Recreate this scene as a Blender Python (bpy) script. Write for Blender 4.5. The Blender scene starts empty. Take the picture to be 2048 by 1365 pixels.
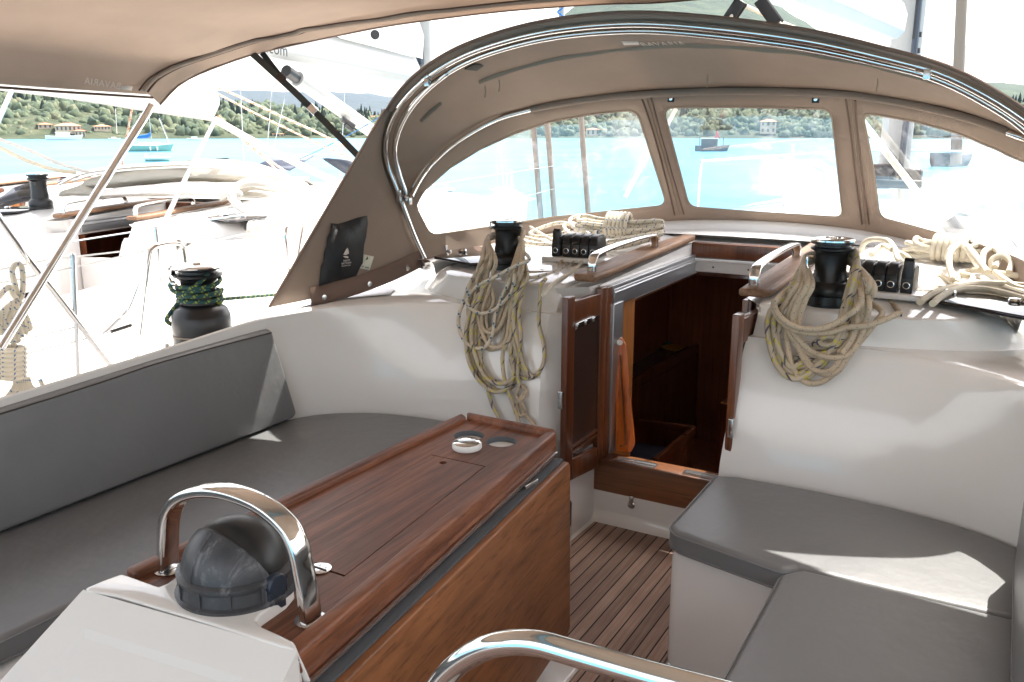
import bpy, bmesh, math, random
from mathutils import Vector, Matrix, noise
from mathutils.bvhtree import BVHTree
R = math.radians
random.seed(7)
scene = bpy.context.scene
# ------------------------------------------------------------------ camera
F = 1740.0; YAW = R(29.8); CAMZ = 1.62; PITCH = math.atan((682.5-266)/F)
cd = bpy.data.cameras.new('camera'); cam = bpy.data.objects.new('camera', cd)
scene.collection.objects.link(cam); scene.camera = cam
cam.location = (0, 0, CAMZ); cam.rotation_euler = (R(90)-PITCH, 0, YAW)
cd.sensor_width = 36; cd.lens = F/2048*36; cd.clip_start = .05; cd.clip_end = 30000
# ------------------------------------------------------------------ light
SX, SY = -.16, -.50                       # how far light travels sideways per metre down
sun_v = Vector((SX, SY, -1)).normalized()
EL = math.asin(-sun_v.z); AZ = math.atan2(-sun_v.x, -sun_v.y)
w = bpy.data.worlds.new('World'); scene.world = w; w.use_nodes = True
nt = w.node_tree; bg = nt.nodes['Background']
sky = nt.nodes.new('ShaderNodeTexSky'); sky.sky_type = 'NISHITA'; sky.sun_disc = False
sky.sun_elevation = EL; sky.sun_rotation = AZ; sky.air_density = 1.3; sky.dust_density = 3.0; sky.ozone_density = 1.0
hs = nt.nodes.new('ShaderNodeHueSaturation'); hs.inputs['Saturation'].default_value = .45      # hazy, whitish sky
wm = nt.nodes.new('ShaderNodeMix'); wm.data_type = 'RGBA'; wm.blend_type = 'MULTIPLY'; wm.inputs[0].default_value = 1; wm.inputs[7].default_value = (1.0, .93, .868, 1)
nt.links.new(sky.outputs[0], hs.inputs['Color']); nt.links.new(hs.outputs[0], wm.inputs[6]); nt.links.new(wm.outputs[2], bg.inputs[0]); bg.inputs[1].default_value = .15
sl = bpy.data.lights.new('sun', 'SUN'); so = bpy.data.objects.new('sun', sl); scene.collection.objects.link(so)
sl.energy = 2.7; sl.angle = R(.5); sl.color = (1, .95, .87)
so.rotation_euler = sun_v.to_track_quat('-Z', 'Y').to_euler()
scene.view_settings.view_transform = 'Standard'; scene.view_settings.look = 'None'
scene.view_settings.exposure = 2.12; scene.view_settings.gamma = 1
scene.render.engine = 'CYCLES'
scene.cycles.max_bounces = 10; scene.cycles.transparent_max_bounces = 16
scene.cycles.use_denoising = True

# ------------------------------------------------------------------ pixel rays (photo 2048 x 1365)
def ray(px, py):
    x = px-1024; y = 682.5-py
    u = y*math.cos(PITCH)-F*math.sin(PITCH); h = F*math.cos(PITCH)+y*math.sin(PITCH)
    return Vector((x*math.cos(YAW)-h*math.sin(YAW), x*math.sin(YAW)+h*math.cos(YAW), u))
O = Vector((0, 0, CAMZ))
def Z(px, py, z): d = ray(px, py); return O+d*((z-CAMZ)/d.z)
def Y(px, py, y): d = ray(px, py); return O+d*(y/d.y)
def X(px, py, x): d = ray(px, py); return O+d*(x/d.x)
def D(px, py, dep): return O+ray(px, py)*(dep/F)
def PL(px, py, y0, k, z0=1.05):
    d = ray(px, py); t = (y0+k*(CAMZ-z0))/(d.y-k*d.z); return O+d*t
C0 = -1.12                                   # the yacht's centreline
def cast(bvh, px, py, off=0.0):
    d = ray(px, py).normalized(); h = bvh.ray_cast(O, d)
    if h[0] is None: return None
    return h[0]-d*off

# ------------------------------------------------------------------ materials
def mat(name, col=(.8, .8, .8), rough=.5, metal=0, **k):
    m = bpy.data.materials.new(name); m.use_nodes = True
    b = m.node_tree.nodes['Principled BSDF']
    b.inputs['Base Color'].default_value = (*col, 1); b.inputs['Roughness'].default_value = rough
    b.inputs['Metallic'].default_value = metal
    for a, v in k.items():
        b.inputs[a.replace('_', ' ')].default_value = v
    m['b'] = 1
    return m
def N(m, t, **k):
    n = m.node_tree.nodes.new(t)
    for a, v in k.items():
        if a[0] == 'i' and a[1:].isdigit(): n.inputs[int(a[1:])].default_value = v
        else: setattr(n, a, v)
    return n
def L(m, a, b): m.node_tree.links.new(a, b)
def BS(m): return m.node_tree.nodes['Principled BSDF']
def ramp(m, fac, stops):
    r = N(m, 'ShaderNodeValToRGB'); e = r.color_ramp.elements
    while len(e) < len(stops): e.new(.5)
    for i, (p, c) in enumerate(stops): e[i].position = p; e[i].color = (*c, 1)
    L(m, fac, r.inputs[0]); return r.outputs[0]
def coord(m, sc=(1, 1, 1), kind='Object'):
    t = N(m, 'ShaderNodeTexCoord'); mp = N(m, 'ShaderNodeMapping'); mp.inputs['Scale'].default_value = sc
    L(m, t.outputs[kind], mp.inputs[0]); return mp.outputs[0]
def noi(m, vec, scale, det=4, rough=.55, out=0, dist=0):
    n = N(m, 'ShaderNodeTexNoise'); n.inputs['Scale'].default_value = scale; n.inputs['Detail'].default_value = det
    n.inputs['Roughness'].default_value = rough; n.inputs['Distortion'].default_value = dist
    L(m, vec, n.inputs['Vector']); return n.outputs[out]
def bump(m, h, strength=.2, dist=.01):
    b = N(m, 'ShaderNodeBump'); b.inputs['Strength'].default_value = strength; b.inputs['Distance'].default_value = dist
    L(m, h, b.inputs['Height']); L(m, b.outputs[0], BS(m).inputs['Normal']); return b
def vary(m, scale, c1, c2, rough=None, vsc=(1, 1, 1), lo=.3, hi=.7, det=5, bmp=None, kind='Object'):
    v = coord(m, vsc, kind); n = noi(m, v, scale, det)
    L(m, ramp(m, n, [(lo, c1), (hi, c2)]), BS(m).inputs['Base Color'])
    if rough: 
        r = N(m, 'ShaderNodeMapRange'); r.inputs[3].default_value = rough[0]; r.inputs[4].default_value = rough[1]
        L(m, n, r.inputs[0]); L(m, r.outputs[0], BS(m).inputs['Roughness'])
    if bmp: bump(m, n, *bmp)
    return m
M = {}
M['gel'] = vary(mat('gelcoat', rough=.14, Coat_Weight=.5, Coat_Roughness=.03), 1.3, (.75, .725, .69), (.81, .79, .76), rough=(.08, .22))
M['gel_far'] = vary(mat('gelcoat weathered', rough=.3), 2.0, (.74, .72, .68), (.82, .81, .78))
M['nonskid'] = mat('non skid deck', (.66, .66, .68), .55)
v = coord(M['nonskid'], (160, 160, 160)); vo = N(M['nonskid'], 'ShaderNodeTexVoronoi'); vo.inputs['Randomness'].default_value = 0; vo.inputs['Scale'].default_value = 1
L(M['nonskid'], v, vo.inputs['Vector']); bump(M['nonskid'], vo.outputs[0], .8, .003)
M['chrome'] = mat('polished steel', (.78, .77, .75), .07, 1); 
M['chrome_b'] = vary(mat('brushed steel', rough=.2, metal=1), 9, (.62, .61, .6), (.72, .71, .7), rough=(.14, .28))
M['alu'] = vary(mat('anodised aluminium', rough=.35, metal=.85), 4, (.55, .56, .58), (.62, .63, .65), rough=(.3, .4))
M['black'] = vary(mat('black plastic', rough=.32), 30, (.010, .010, .011), (.018, .018, .02), rough=(.28, .42))
M['black_m'] = vary(mat('matt black anodised', rough=.38), 24, (.008, .008, .009), (.013, .013, .014), rough=(.28, .4))
M['grey_rub'] = mat('grey rubber', (.09, .10, .11), .6)
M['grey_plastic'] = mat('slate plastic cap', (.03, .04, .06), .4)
m = M['dome'] = mat('weathered compass hood', rough=.42)
v = coord(m, (1, 1, .5)); n = noi(m, v, 14, 8, .7, dist=1.2)
L(m, ramp(m, n, [(.35, (.035, .036, .038)), (.55, (.06, .06, .065)), (.68, (.20, .20, .21))]), BS(m).inputs['Base Color']); bump(m, n, .1, .002)
M['dome_k'] = vary(mat('black compass hood', rough=.38), 20, (.012, .012, .012), (.03, .029, .028))
def wood(name, dark, light, rough=.4, axis=1, coat=0, sc=1.0, bm=.15, gray=None):
    m = mat(name, rough=rough, Coat_Weight=coat, Coat_Roughness=.1)
    s = [42*sc, 42*sc, 42*sc]; s[axis] = 2.0*sc
    v = coord(m, tuple(s)); n = noi(m, v, 1, 8, .65, dist=.6)
    v2 = coord(m, tuple(x*.12 for x in s)); n2 = noi(m, v2, 1, 3, .5, dist=.8)
    mx = N(m, 'ShaderNodeMix', data_type='FLOAT'); mx.inputs[0].default_value = .5
    L(m, n, mx.inputs[2]); L(m, n2, mx.inputs[3])
    mid = tuple((a+b)/2 for a, b in zip(dark, light))
    st = [(.33, dark), (.5, mid), (.66, light)]
    base_ = ramp(m, mx.outputs[0], st)
    s3 = [150*sc, 150*sc, 150*sc]; s3[axis] = 5.0*sc          # open pores: short dark flecks along the grain
    n3 = noi(m, coord(m, tuple(s3)), 1, 3, .6); pm = ramp(m, n3, [(.34, (.42, .38, .36)), (.47, (1, 1, 1))])
    n4 = noi(m, coord(m), 3.5, 5, .6); wm_ = ramp(m, n4, [(.35, (.78, .76, .76)), (.65, (1.12, 1.1, 1.08))])
    q1 = N(m, 'ShaderNodeMix', data_type='RGBA', blend_type='MULTIPLY'); q1.inputs[0].default_value = .75; L(m, base_, q1.inputs[6]); L(m, pm, q1.inputs[7])
    q2 = N(m, 'ShaderNodeMix', data_type='RGBA', blend_type='MULTIPLY'); q2.inputs[0].default_value = .8; L(m, q1.outputs[2], q2.inputs[6]); L(m, wm_, q2.inputs[7])
    L(m, q2.outputs[2], BS(m).inputs['Base Color'])
    r = N(m, 'ShaderNodeMapRange'); r.inputs[3].default_value = rough+.1; r.inputs[4].default_value = rough-.1
    L(m, n, r.inputs[0]); L(m, r.outputs[0], BS(m).inputs['Roughness'])
    bump(m, n, bm, .0015); return m
M['table'] = wood('oiled teak table', (.075, .022, .010), (.31, .118, .055), .46, 1, sc=1.35, bm=.8)
M['leaf'] = wood('oiled teak leaf', (.11, .036, .012), (.36, .145, .052), .42, 1, sc=.7, bm=.2)
M['door'] = wood('varnished mahogany', (.075, .020, .008), (.21, .075, .028), .3, 2, coat=.35, sc=.8)
M['sill'] = wood('varnished teak sill', (.09, .030, .012), (.25, .10, .038), .33, 0, coat=.3, sc=.8)
M['teak_rail'] = wood('weathered teak rail', (.16, .085, .045), (.36, .21, .12), .55, 1, sc=.9, bm=.3)
M['cabin'] = wood('dark cabin mahogany', (.24, .080, .036), (.40, .14, .065), .35, 2, sc=.4)
M['veneer'] = wood('cabin veneer', (.34, .13, .035), (.50, .21, .06), .4, 2, sc=.6)
M['orange'] = wood('orange varnished wood', (.55, .12, .012), (.75, .20, .03), .3, 2, coat=.3, sc=.5)
M['grill'] = mat('brown tinted door panel', (.05, .028, .022), .25)
m = M['sole'] = mat('weathered teak sole', rough=.75)      # planks run fore and aft with black caulking
t = N(m, 'ShaderNodeTexCoord'); sp = N(m, 'ShaderNodeSeparateXYZ'); L(m, t.outputs['Object'], sp.inputs[0])
dv = N(m, 'ShaderNodeMath', operation='MULTIPLY', i1=1/.0453); L(m, sp.outputs[0], dv.inputs[0])
fr = N(m, 'ShaderNodeMath', operation='FRACT'); L(m, dv.outputs[0], fr.inputs[0])
fl = N(m, 'ShaderNodeMath', operation='FLOOR'); L(m, dv.outputs[0], fl.inputs[0])
wn = N(m, 'ShaderNodeTexWhiteNoise', noise_dimensions='1D'); L(m, fl.outputs[0], wn.inputs['W'])
n = noi(m, coord(m, (90, 3, 90)), 1, 8, .7); n3 = noi(m, coord(m), 5, 4)
c1 = ramp(m, n, [(.3, (.30, .19, .15)), (.7, (.52, .365, .29))])
h = N(m, 'ShaderNodeHueSaturation'); L(m, c1, h.inputs['Color'])
vr = N(m, 'ShaderNodeMapRange'); vr.inputs[3].default_value = .72; vr.inputs[4].default_value = 1.25; L(m, wn.outputs[0], vr.inputs[0]); L(m, vr.outputs[0], h.inputs['Value'])
mx2 = N(m, 'ShaderNodeMix', data_type='RGBA', blend_type='MULTIPLY'); mx2.inputs[0].default_value = .6
L(m, h.outputs[0], mx2.inputs[6]); L(m, ramp(m, n3, [(.3, (.62, .58, .56)), (.7, (1, 1, 1))]), mx2.inputs[7])
gt = N(m, 'ShaderNodeMath', operation='LESS_THAN', i1=.105); L(m, fr.outputs[0], gt.inputs[0])
mx = N(m, 'ShaderNodeMix', data_type='RGBA'); L(m, gt.outputs[0], mx.inputs[0]); L(m, mx2.outputs[2], mx.inputs[6]); mx.inputs[7].default_value = (.008, .008, .009, 1)
L(m, mx.outputs[2], BS(m).inputs['Base Color']); bump(m, n, .4, .001)
def canvas(name, c, trans=.25, sc=900):
    m = mat(name, c, .85); b = BS(m)
    v = coord(m); wv = N(m, 'ShaderNodeTexWave', wave_type='BANDS', bands_direction='DIAGONAL'); wv.inputs['Scale'].default_value = sc/6; wv.inputs['Distortion'].default_value = 1
    L(m, v, wv.inputs[0]); n = noi(m, v, 2.2, 6); n2 = noi(m, v, 4.5, 3, .5)
    cc = ramp(m, n, [(.25, tuple(x*.86 for x in c)), (.75, tuple(min(1, x*1.1) for x in c))])
    L(m, cc, b.inputs['Base Color']); ad = N(m, 'ShaderNodeMath', operation='MULTIPLY_ADD', i1=11.0); L(m, n2, ad.inputs[0]); L(m, wv.outputs[1], ad.inputs[2])
    bp = bump(m, ad.outputs[0], .25, .004)
    tr = N(m, 'ShaderNodeBsdfTranslucent'); L(m, cc, tr.inputs[0]); L(m, bp.outputs[0], tr.inputs[1])
    mi = N(m, 'ShaderNodeMixShader', i0=trans); L(m, b.outputs[0], mi.inputs[1]); L(m, tr.outputs[0], mi.inputs[2])
    L(m, mi.outputs[0], m.node_tree.nodes['Material Output'].inputs[0]); return m
M['hood'] = canvas('taupe hood canvas', (.345, .27, .215), .25)
M['hood_d'] = canvas('taupe hood canvas trim', (.19, .125, .095), .10)
M['bim'] = canvas('taupe bimini canvas', (.47, .385, .32), .42)
M['seam'] = mat('dark binding tape', (.055, .026, .016), .7)
M['seam_l'] = canvas('pale seam tape', (.42, .34, .26), .2)
M['strap'] = mat('dark webbing strap', (.045, .038, .03), .8)
M['white_cloth'] = canvas('white canvas', (.80, .78, .74), .3)
M['cream_cloth'] = canvas('cream folded canvas', (.55, .51, .44), .15)
M['spar'] = vary(mat('white anodised spar', rough=.35), 2, (.30, .305, .30), (.34, .34, .33))
M['blue_cloth'] = mat('blue sail cover', (.03, .16, .42), .8)
M['pocket'] = vary(mat('black nylon pocket', rough=.6), 12, (.006, .006, .007), (.014, .014, .016), bmp=(.5, .01))
M['vinyl'] = vary(mat('grey marine vinyl', rough=.42), 3.0, (.168, .172, .176), (.186, .189, .192), rough=(.26, .42))
vv = coord(M['vinyl']); n = noi(M['vinyl'], vv, 700, 2); nb = noi(M['vinyl'], vv, 7, 3)
ad = N(M['vinyl'], 'ShaderNodeMath', operation='MULTIPLY_ADD', i1=14.0); L(M['vinyl'], nb, ad.inputs[0]); L(M['vinyl'], n, ad.inputs[2]); bump(M['vinyl'], ad.outputs[0], .22, .0025)
M['print'] = mat('pale print', (.62, .56, .50), .7)
M['white'] = mat('white paint', (.8, .8, .78), .4)
M['label'] = mat('cream label', (.62, .62, .52), .7)
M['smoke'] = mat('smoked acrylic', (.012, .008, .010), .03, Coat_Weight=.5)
M['darkprint'] = mat('dark print', (.02, .02, .025), .6)
M['red'] = mat('red paint', (.5, .04, .03), .5)
M['green'] = mat('green bottle plastic', (.01, .12, .03), .2)
M['yellow'] = mat('yellow cloth', (.6, .32, .03), .8)
M['teal'] = mat('teal cloth', (.02, .22, .2), .8)
M['counter'] = mat('galley counter', (.05, .04, .045), .25)
M['bluegrey'] = mat('blue grey carpet', (.035, .035, .06), .9)
# clear vinyl window: mostly see-through, scuffed and hazy, wavy
m = M['clear'] = bpy.data.materials.new('clear vinyl'); m.use_nodes = True
for nn in list(m.node_tree.nodes):
    if nn.type == 'BSDF_PRINCIPLED': m.node_tree.nodes.remove(nn)
v = coord(m); n = noi(m, v, 3.2, 2, .45, dist=1.2); n2 = noi(m, coord(m, (1, 1, .25)), 13, 6, .65, dist=.8)
bp = N(m, 'ShaderNodeBump'); bp.inputs['Strength'].default_value = .25; bp.inputs['Distance'].default_value = .03; L(m, n, bp.inputs['Height'])
tr = N(m, 'ShaderNodeBsdfTransparent'); tr.inputs[0].default_value = (.95, .97, .99, 1)
rf = N(m, 'ShaderNodeBsdfRefraction'); rf.inputs['IOR'].default_value = 1.015; rf.inputs['Roughness'].default_value = .02; L(m, bp.outputs[0], rf.inputs['Normal'])
df = N(m, 'ShaderNodeBsdfTranslucent'); df.inputs[0].default_value = (.85, .9, 1, 1)
gl = N(m, 'ShaderNodeBsdfGlossy'); gl.inputs['Roughness'].default_value = .06; L(m, bp.outputs[0], gl.inputs['Normal'])
a = N(m, 'ShaderNodeMixShader', i0=.16); L(m, tr.outputs[0], a.inputs[1]); L(m, rf.outputs[0], a.inputs[2])
hz = N(m, 'ShaderNodeMapRange'); hz.inputs[1].default_value = .50; hz.inputs[2].default_value = .78; hz.inputs[3].default_value = .006; hz.inputs[4].default_value = .10; L(m, n2, hz.inputs[0])
b = N(m, 'ShaderNodeMixShader'); L(m, hz.outputs[0], b.inputs[0]); L(m, a.outputs[0], b.inputs[1]); L(m, df.outputs[0], b.inputs[2])
fr = N(m, 'ShaderNodeFresnel'); fr.inputs[0].default_value = 1.3
fm = N(m, 'ShaderNodeMath', operation='MULTIPLY', i1=.12); L(m, fr.outputs[0], fm.inputs[0]); c = N(m, 'ShaderNodeMixShader'); L(m, fm.outputs[0], c.inputs[0]); L(m, b.outputs[0], c.inputs[1]); L(m, gl.outputs[0], c.inputs[2])
L(m, c.outputs[0], m.node_tree.nodes['Material Output'].inputs[0])
def ropemat(name, base, fleck, fk2=None, dens=.5, period=.05):
    m = mat(name, base, .8); b = BS(m)
    t = N(m, 'ShaderNodeTexCoord'); s = N(m, 'ShaderNodeSeparateXYZ'); L(m, t.outputs['UV'], s.inputs[0])
    def stripe(sign, per):     # helical stripe
        a = N(m, 'ShaderNodeMath', operation='MULTIPLY', i1=1/per); L(m, s.outputs[0], a.inputs[0])
        c = N(m, 'ShaderNodeMath', operation='MULTIPLY', i1=sign); L(m, s.outputs[1], c.inputs[0])
        d = N(m, 'ShaderNodeMath', operation='ADD'); L(m, a.outputs[0], d.inputs[0]); L(m, c.outputs[0], d.inputs[1])
        f = N(m, 'ShaderNodeMath', operation='FRACT'); L(m, d.outputs[0], f.inputs[0]); return f.outputs[0]
    f1 = stripe(1, period); l1 = N(m, 'ShaderNodeMath', operation='LESS_THAN', i1=dens); L(m, f1, l1.inputs[0])
    f2 = stripe(-2, period*.37); l2 = N(m, 'ShaderNodeMath', operation='LESS_THAN', i1=.62 if dens > .1 else .3); L(m, f2, l2.inputs[0])
    mu = N(m, 'ShaderNodeMath', operation='MULTIPLY'); L(m, l1.outputs[0], mu.inputs[0]); L(m, l2.outputs[0], mu.inputs[1])
    n = noi(m, coord(m), 9, 4)
    bc = ramp(m, n, [(.3, tuple(x*.78 for x in base)), (.7, tuple(min(1, x*1.1) for x in base))])
    mx = N(m, 'ShaderNodeMix', data_type='RGBA'); L(m, mu.outputs[0], mx.inputs[0]); L(m, bc, mx.inputs[6]); mx.inputs[7].default_value = (*fleck, 1)
    o = mx.outputs[2]
    if fk2:
        f3 = stripe(-1, period*1.31); l3 = N(m, 'ShaderNodeMath', operation='LESS_THAN', i1=.13); L(m, f3, l3.inputs[0])
        my = N(m, 'ShaderNodeMath', operation='MULTIPLY'); L(m, l3.outputs[0], my.inputs[0]); L(m, l2.outputs[0], my.inputs[1])
        m2 = N(m, 'ShaderNodeMix', data_type='RGBA'); L(m, my.outputs[0], m2.inputs[0]); L(m, o, m2.inputs[6]); m2.inputs[7].default_value = (*fk2, 1); o = m2.outputs[2]
    L(m, o, b.inputs['Base Color'])
    a1 = stripe(3, .011); a2 = stripe(-3, .011); ad = N(m, 'ShaderNodeMath', operation='ADD'); L(m, a1, ad.inputs[0]); L(m, a2, ad.inputs[1])
    bump(m, ad.outputs[0], .5, .0012); return m
M['r_blue'] = ropemat('rope white with blue fleck', (.60, .52, .40), (.03, .12, .22), None, .22, .055)
M['r_yel'] = ropemat('rope with yellow fleck', (.50, .42, .31), (.52, .46, .10), (.07, .07, .11), .26, .07)
M['r_beige'] = ropemat('worn beige rope', (.52, .42, .30), (.06, .06, .10), None, .07, .03)
M['r_white'] = ropemat('white rope', (.66, .60, .48), (.62, .55, .42), None, .3, .05)
M['r_whiteblue'] = ropemat('white rope blue tracer', (.68, .61, .48), (.10, .17, .30), None, .16, .04)
M['r_green'] = ropemat('green and yellow rope', (.012, .060, .058), (.22, .26, .04), None, .34, .04)
M['r_orange'] = ropemat('orange flecked rope', (.7, .6, .5), (.65, .18, .08), None, .4, .08)

# ------------------------------------------------------------------ mesh helpers
class MB:
    def __init__(s): s.v = []; s.f = []; s.uv = []
    def add(s, vs, fs, uvs=None):
        o = len(s.v); s.v += [Vector(p) for p in vs]; s.f += [tuple(i+o for i in f) for f in fs]
        s.uv += uvs if uvs else [None]*len(fs); return s
    def box(s, c, d, rz=0, m=None):
        c = Vector(c); q = Matrix.Rotation(rz, 3, 'Z') if m is None else m
        vs = [c+q @ Vector((x*d[0]/2, y*d[1]/2, z*d[2]/2)) for x in (-1, 1) for y in (-1, 1) for z in (-1, 1)]
        return s.add(vs, [(0, 1, 3, 2), (4, 6, 7, 5), (0, 4, 5, 1), (2, 3, 7, 6), (0, 2, 6, 4), (1, 5, 7, 3)])
    def beam(s, a, b, w_, h_, up=(0, 0, 1)):
        a = Vector(a); b = Vector(b); t = (b-a); ln = t.length; t.normalize(); u = Vector(up); sd = t.cross(u)
        if sd.length < 1e-4: sd = t.cross(Vector((1, 0, 0)))
        sd.normalize(); u = sd.cross(t)
        return s.box((a+b)/2, (ln, w_, h_), m=Matrix((t, sd, u)).transposed())
    def prism(s, poly, z0, z1):
        n = len(poly); vs = [(*p[:2], z0) for p in poly]+[(*p[:2], z1) for p in poly]
        fs = [tuple(range(n))[::-1], tuple(range(n, 2*n))]+[(i, (i+1) % n, n+(i+1) % n, n+i) for i in range(n)]
        return s.add(vs, fs)
    def loft(s, rows, closed=False, uv=None):
        n = len(rows[0]); vs = [p for r in rows for p in r]; fs = []; us = []
        for i in range(len(rows)-1):
            for j in range(n if closed else n-1):
                k = (j+1) % n; fs.append((i*n+j, i*n+k, (i+1)*n+k, (i+1)*n+j))
                us.append(None if uv is None else [uv[i][j], uv[i][j+1], uv[i+1][j+1], uv[i+1][j]])
        return s.add(vs, fs, us)
    def tube(s, pts, r, n=8, closed=False, sub=6, straight=False, caps=True, flat=None):
        P = [Vector(p) for p in pts]
        if not straight:
            Q = []; m_ = len(P)
            for i in range(m_ if closed else m_-1):
                a = P[(i-1) % m_] if (closed or i > 0) else P[0]*2-P[1]; b = P[i]; c = P[(i+1) % m_]
                d = P[(i+2) % m_] if (closed or i+2 < m_) else P[-1]*2-P[-2]
                for k in range(sub):
                    t = k/sub; Q.append(.5*((2*b)+(c-a)*t+(2*a-5*b+4*c-d)*t*t+(3*b-a-3*c+d)*t**3))
            if not closed: Q.append(P[-1])
            P = Q
        m_ = len(P); T = []
        for i in range(m_):
            a = P[(i-1) % m_] if (closed or i > 0) else P[i]; b = P[(i+1) % m_] if (closed or i < m_-1) else P[i]
            t = b-a; T.append(t.normalized() if t.length > 1e-9 else Vector((0, 0, 1)))
        u = T[0].cross(Vector((0, 0, 1)) if flat is None else Vector(flat))
        if u.length < 1e-3: u = T[0].cross(Vector((1, 0, 0)))
        u.normalize(); rings = []; uvs = []; ln = 0
        rr = r if hasattr(r, '__len__') else (r, r)
        for i in range(m_):
            if i: ln += (P[i]-P[i-1]).length
            u = (u-T[i]*u.dot(T[i])).normalized(); w_ = T[i].cross(u)
            if len(rr) == 2: ring = [P[i]+u*math.cos(2*math.pi*k/n)*rr[0]+w_*math.sin(2*math.pi*k/n)*rr[1] for k in range(n)]
            else:          # rounded rectangle section: half width, half height, corner power
                ring = []
                for k in range(n):
                    c_, s_ = math.cos(2*math.pi*(k+.5)/n), math.sin(2*math.pi*(k+.5)/n); e = rr[2]
                    ring.append(P[i]+u*math.copysign(abs(c_)**e, c_)*rr[0]+w_*math.copysign(abs(s_)**e, s_)*rr[1])
            rings.append(ring); uvs.append([(ln, k/n) for k in range(n+1)])
        if closed:
            ln += (P[0]-P[-1]).length; rings.append(rings[0]); uvs.append([(ln, k/n) for k in range(n+1)])
        o = len(s.v); s.loft(rings, True, uvs)
        if caps and not closed:
            s.f.append(tuple(o+k for k in range(n))[::-1]); s.f.append(tuple(o+(m_-1)*n+k for k in range(n))); s.uv += [None, None]
        return s
    def lathe(s, c, prof, n=40, ax=(0, 0, 1), caps=True):
        ax = Vector(ax).normalized(); u = ax.orthogonal().normalized()
        if abs(ax.z) > .99: u = Vector((1, 0, 0))
        w_ = ax.cross(u); c = Vector(c)
        rows = [[c+ax*z+(u*math.cos(2*math.pi*k/n)+w_*math.sin(2*math.pi*k/n))*r for k in range(n)] for r, z in prof]
        o = len(s.v); s.loft(rows, True)
        if caps:
            s.f.append(tuple(o+k for k in range(n))[::-1]); s.f.append(tuple(o+(len(prof)-1)*n+k for k in range(n))); s.uv += [None, None]
        return s
def root_origin(p):
    while p.parent: p = p.parent
    return p.location
def obj(name, mb, m, parent=None, bev=0, seg=3, ang=40, origin=None, solid=0):
    o0 = root_origin(parent) if parent is not None else (Vector(origin) if origin is not None else Vector((0, 0, 0)))
    me = bpy.data.meshes.new(name); me.from_pydata([tuple(p-o0) for p in mb.v], [], mb.f)
    if any(u is not None for u in mb.uv):
        ul = me.uv_layers.new(name='UVMap'); li = 0
        for f, u in zip(mb.f, mb.uv):
            for k in range(len(f)):
                ul.data[li+k].uv = u[k] if u else (0, 0)
            li += len(f)
    me.materials.append(m)
    bm = bmesh.new(); bm.from_mesh(me)
    if not any(u is not None for u in mb.uv):
        bmesh.ops.remove_doubles(bm, verts=bm.verts, dist=1e-5)
    bmesh.ops.recalc_face_normals(bm, faces=bm.faces)
    if bev:
        ed = [e for e in bm.edges if len(e.link_faces) == 2 and e.calc_face_angle(0) > .5]
        bmesh.ops.bevel(bm, geom=ed, offset=bev, segments=seg, affect='EDGES', clamp_overlap=True, profile=.5)
    bm.to_mesh(me); bm.free()
    for p in me.polygons: p.use_smooth = True
    me.set_sharp_from_angle(angle=R(ang))
    o = bpy.data.objects.new(name, me); scene.collection.objects.link(o)
    if parent is not None: o.parent = parent
    else: o.location = o0
    if solid:
        md = o.modifiers.new('solid', 'SOLIDIFY'); md.thickness = solid; md.offset = 0
    return o
def tag(o, label, cat, group=None, kind=None):
    if label: o['label'] = label
    if cat: o['category'] = cat
    if group: o['group'] = group
    if kind: o['kind'] = kind
    return o
def thing(name, label, cat, loc=(0, 0, 0), group=None):
    o = bpy.data.objects.new(name, None); scene.collection.objects.link(o); o.location = Vector(loc); o.empty_display_size = .1
    return tag(o, label, cat, group)
def struct(name, mb, m, **k):
    o = obj(name, mb, m, **k); o['kind'] = 'structure'; return o
def children(o): return [c for c in bpy.data.objects if c.parent == o]
def copy_tree(o, parent=None):
    c = o.copy(); scene.collection.objects.link(c)
    if parent is not None: c.parent = parent; c.matrix_parent_inverse = Matrix()
    for ch in children(o): copy_tree(ch, c)
    return c
def bvh_of(rows):
    mb = MB().loft(rows); return BVHTree.FromPolygons([tuple(p) for p in mb.v], mb.f)
def resample(pts, n, smooth=True):
    P = [Vector(p) for p in pts]
    if smooth:
        Q = []
        for i in range(len(P)-1):
            a = P[i-1] if i else P[0]*2-P[1]; b = P[i]; c = P[i+1]; d = P[i+2] if i+2 < len(P) else P[-1]*2-P[-2]
            for k in range(12):
                t = k/12; Q.append(.5*((2*b)+(c-a)*t+(2*a-5*b+4*c-d)*t*t+(3*b-a-3*c+d)*t**3))
        Q.append(P[-1]); P = Q
    ls = [0]
    for i in range(1, len(P)): ls.append(ls[-1]+(P[i]-P[i-1]).length)
    out = []; j = 0
    for k in range(n):
        t = ls[-1]*k/(n-1)
        while j < len(P)-2 and ls[j+1] < t: j += 1
        f = (t-ls[j])/max(1e-9, ls[j+1]-ls[j]); out.append(P[j].lerp(P[j+1], min(1, max(0, f))))
    return out
def text(body, size, mtx, m, parent, name='lettering', spacing=1.0):
    c = bpy.data.curves.new(name, 'FONT'); c.body = body; c.size = size; c.extrude = .0004; c.space_character = spacing
    c.align_x = 'CENTER'; c.align_y = 'CENTER'; c.materials.append(m)
    tmp = bpy.data.objects.new(name+'_outline', c); scene.collection.objects.link(tmp)
    me = bpy.data.meshes.new_from_object(tmp.evaluated_get(bpy.context.evaluated_depsgraph_get())); bpy.data.objects.remove(tmp)
    o = bpy.data.objects.new(name, me); scene.collection.objects.link(o)
    if parent is not None: o.parent = parent; mtx = Matrix.Translation(-root_origin(parent)) @ mtx
    o.matrix_world = mtx; 
    if parent is not None: o.matrix_basis = mtx
    return o
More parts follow.
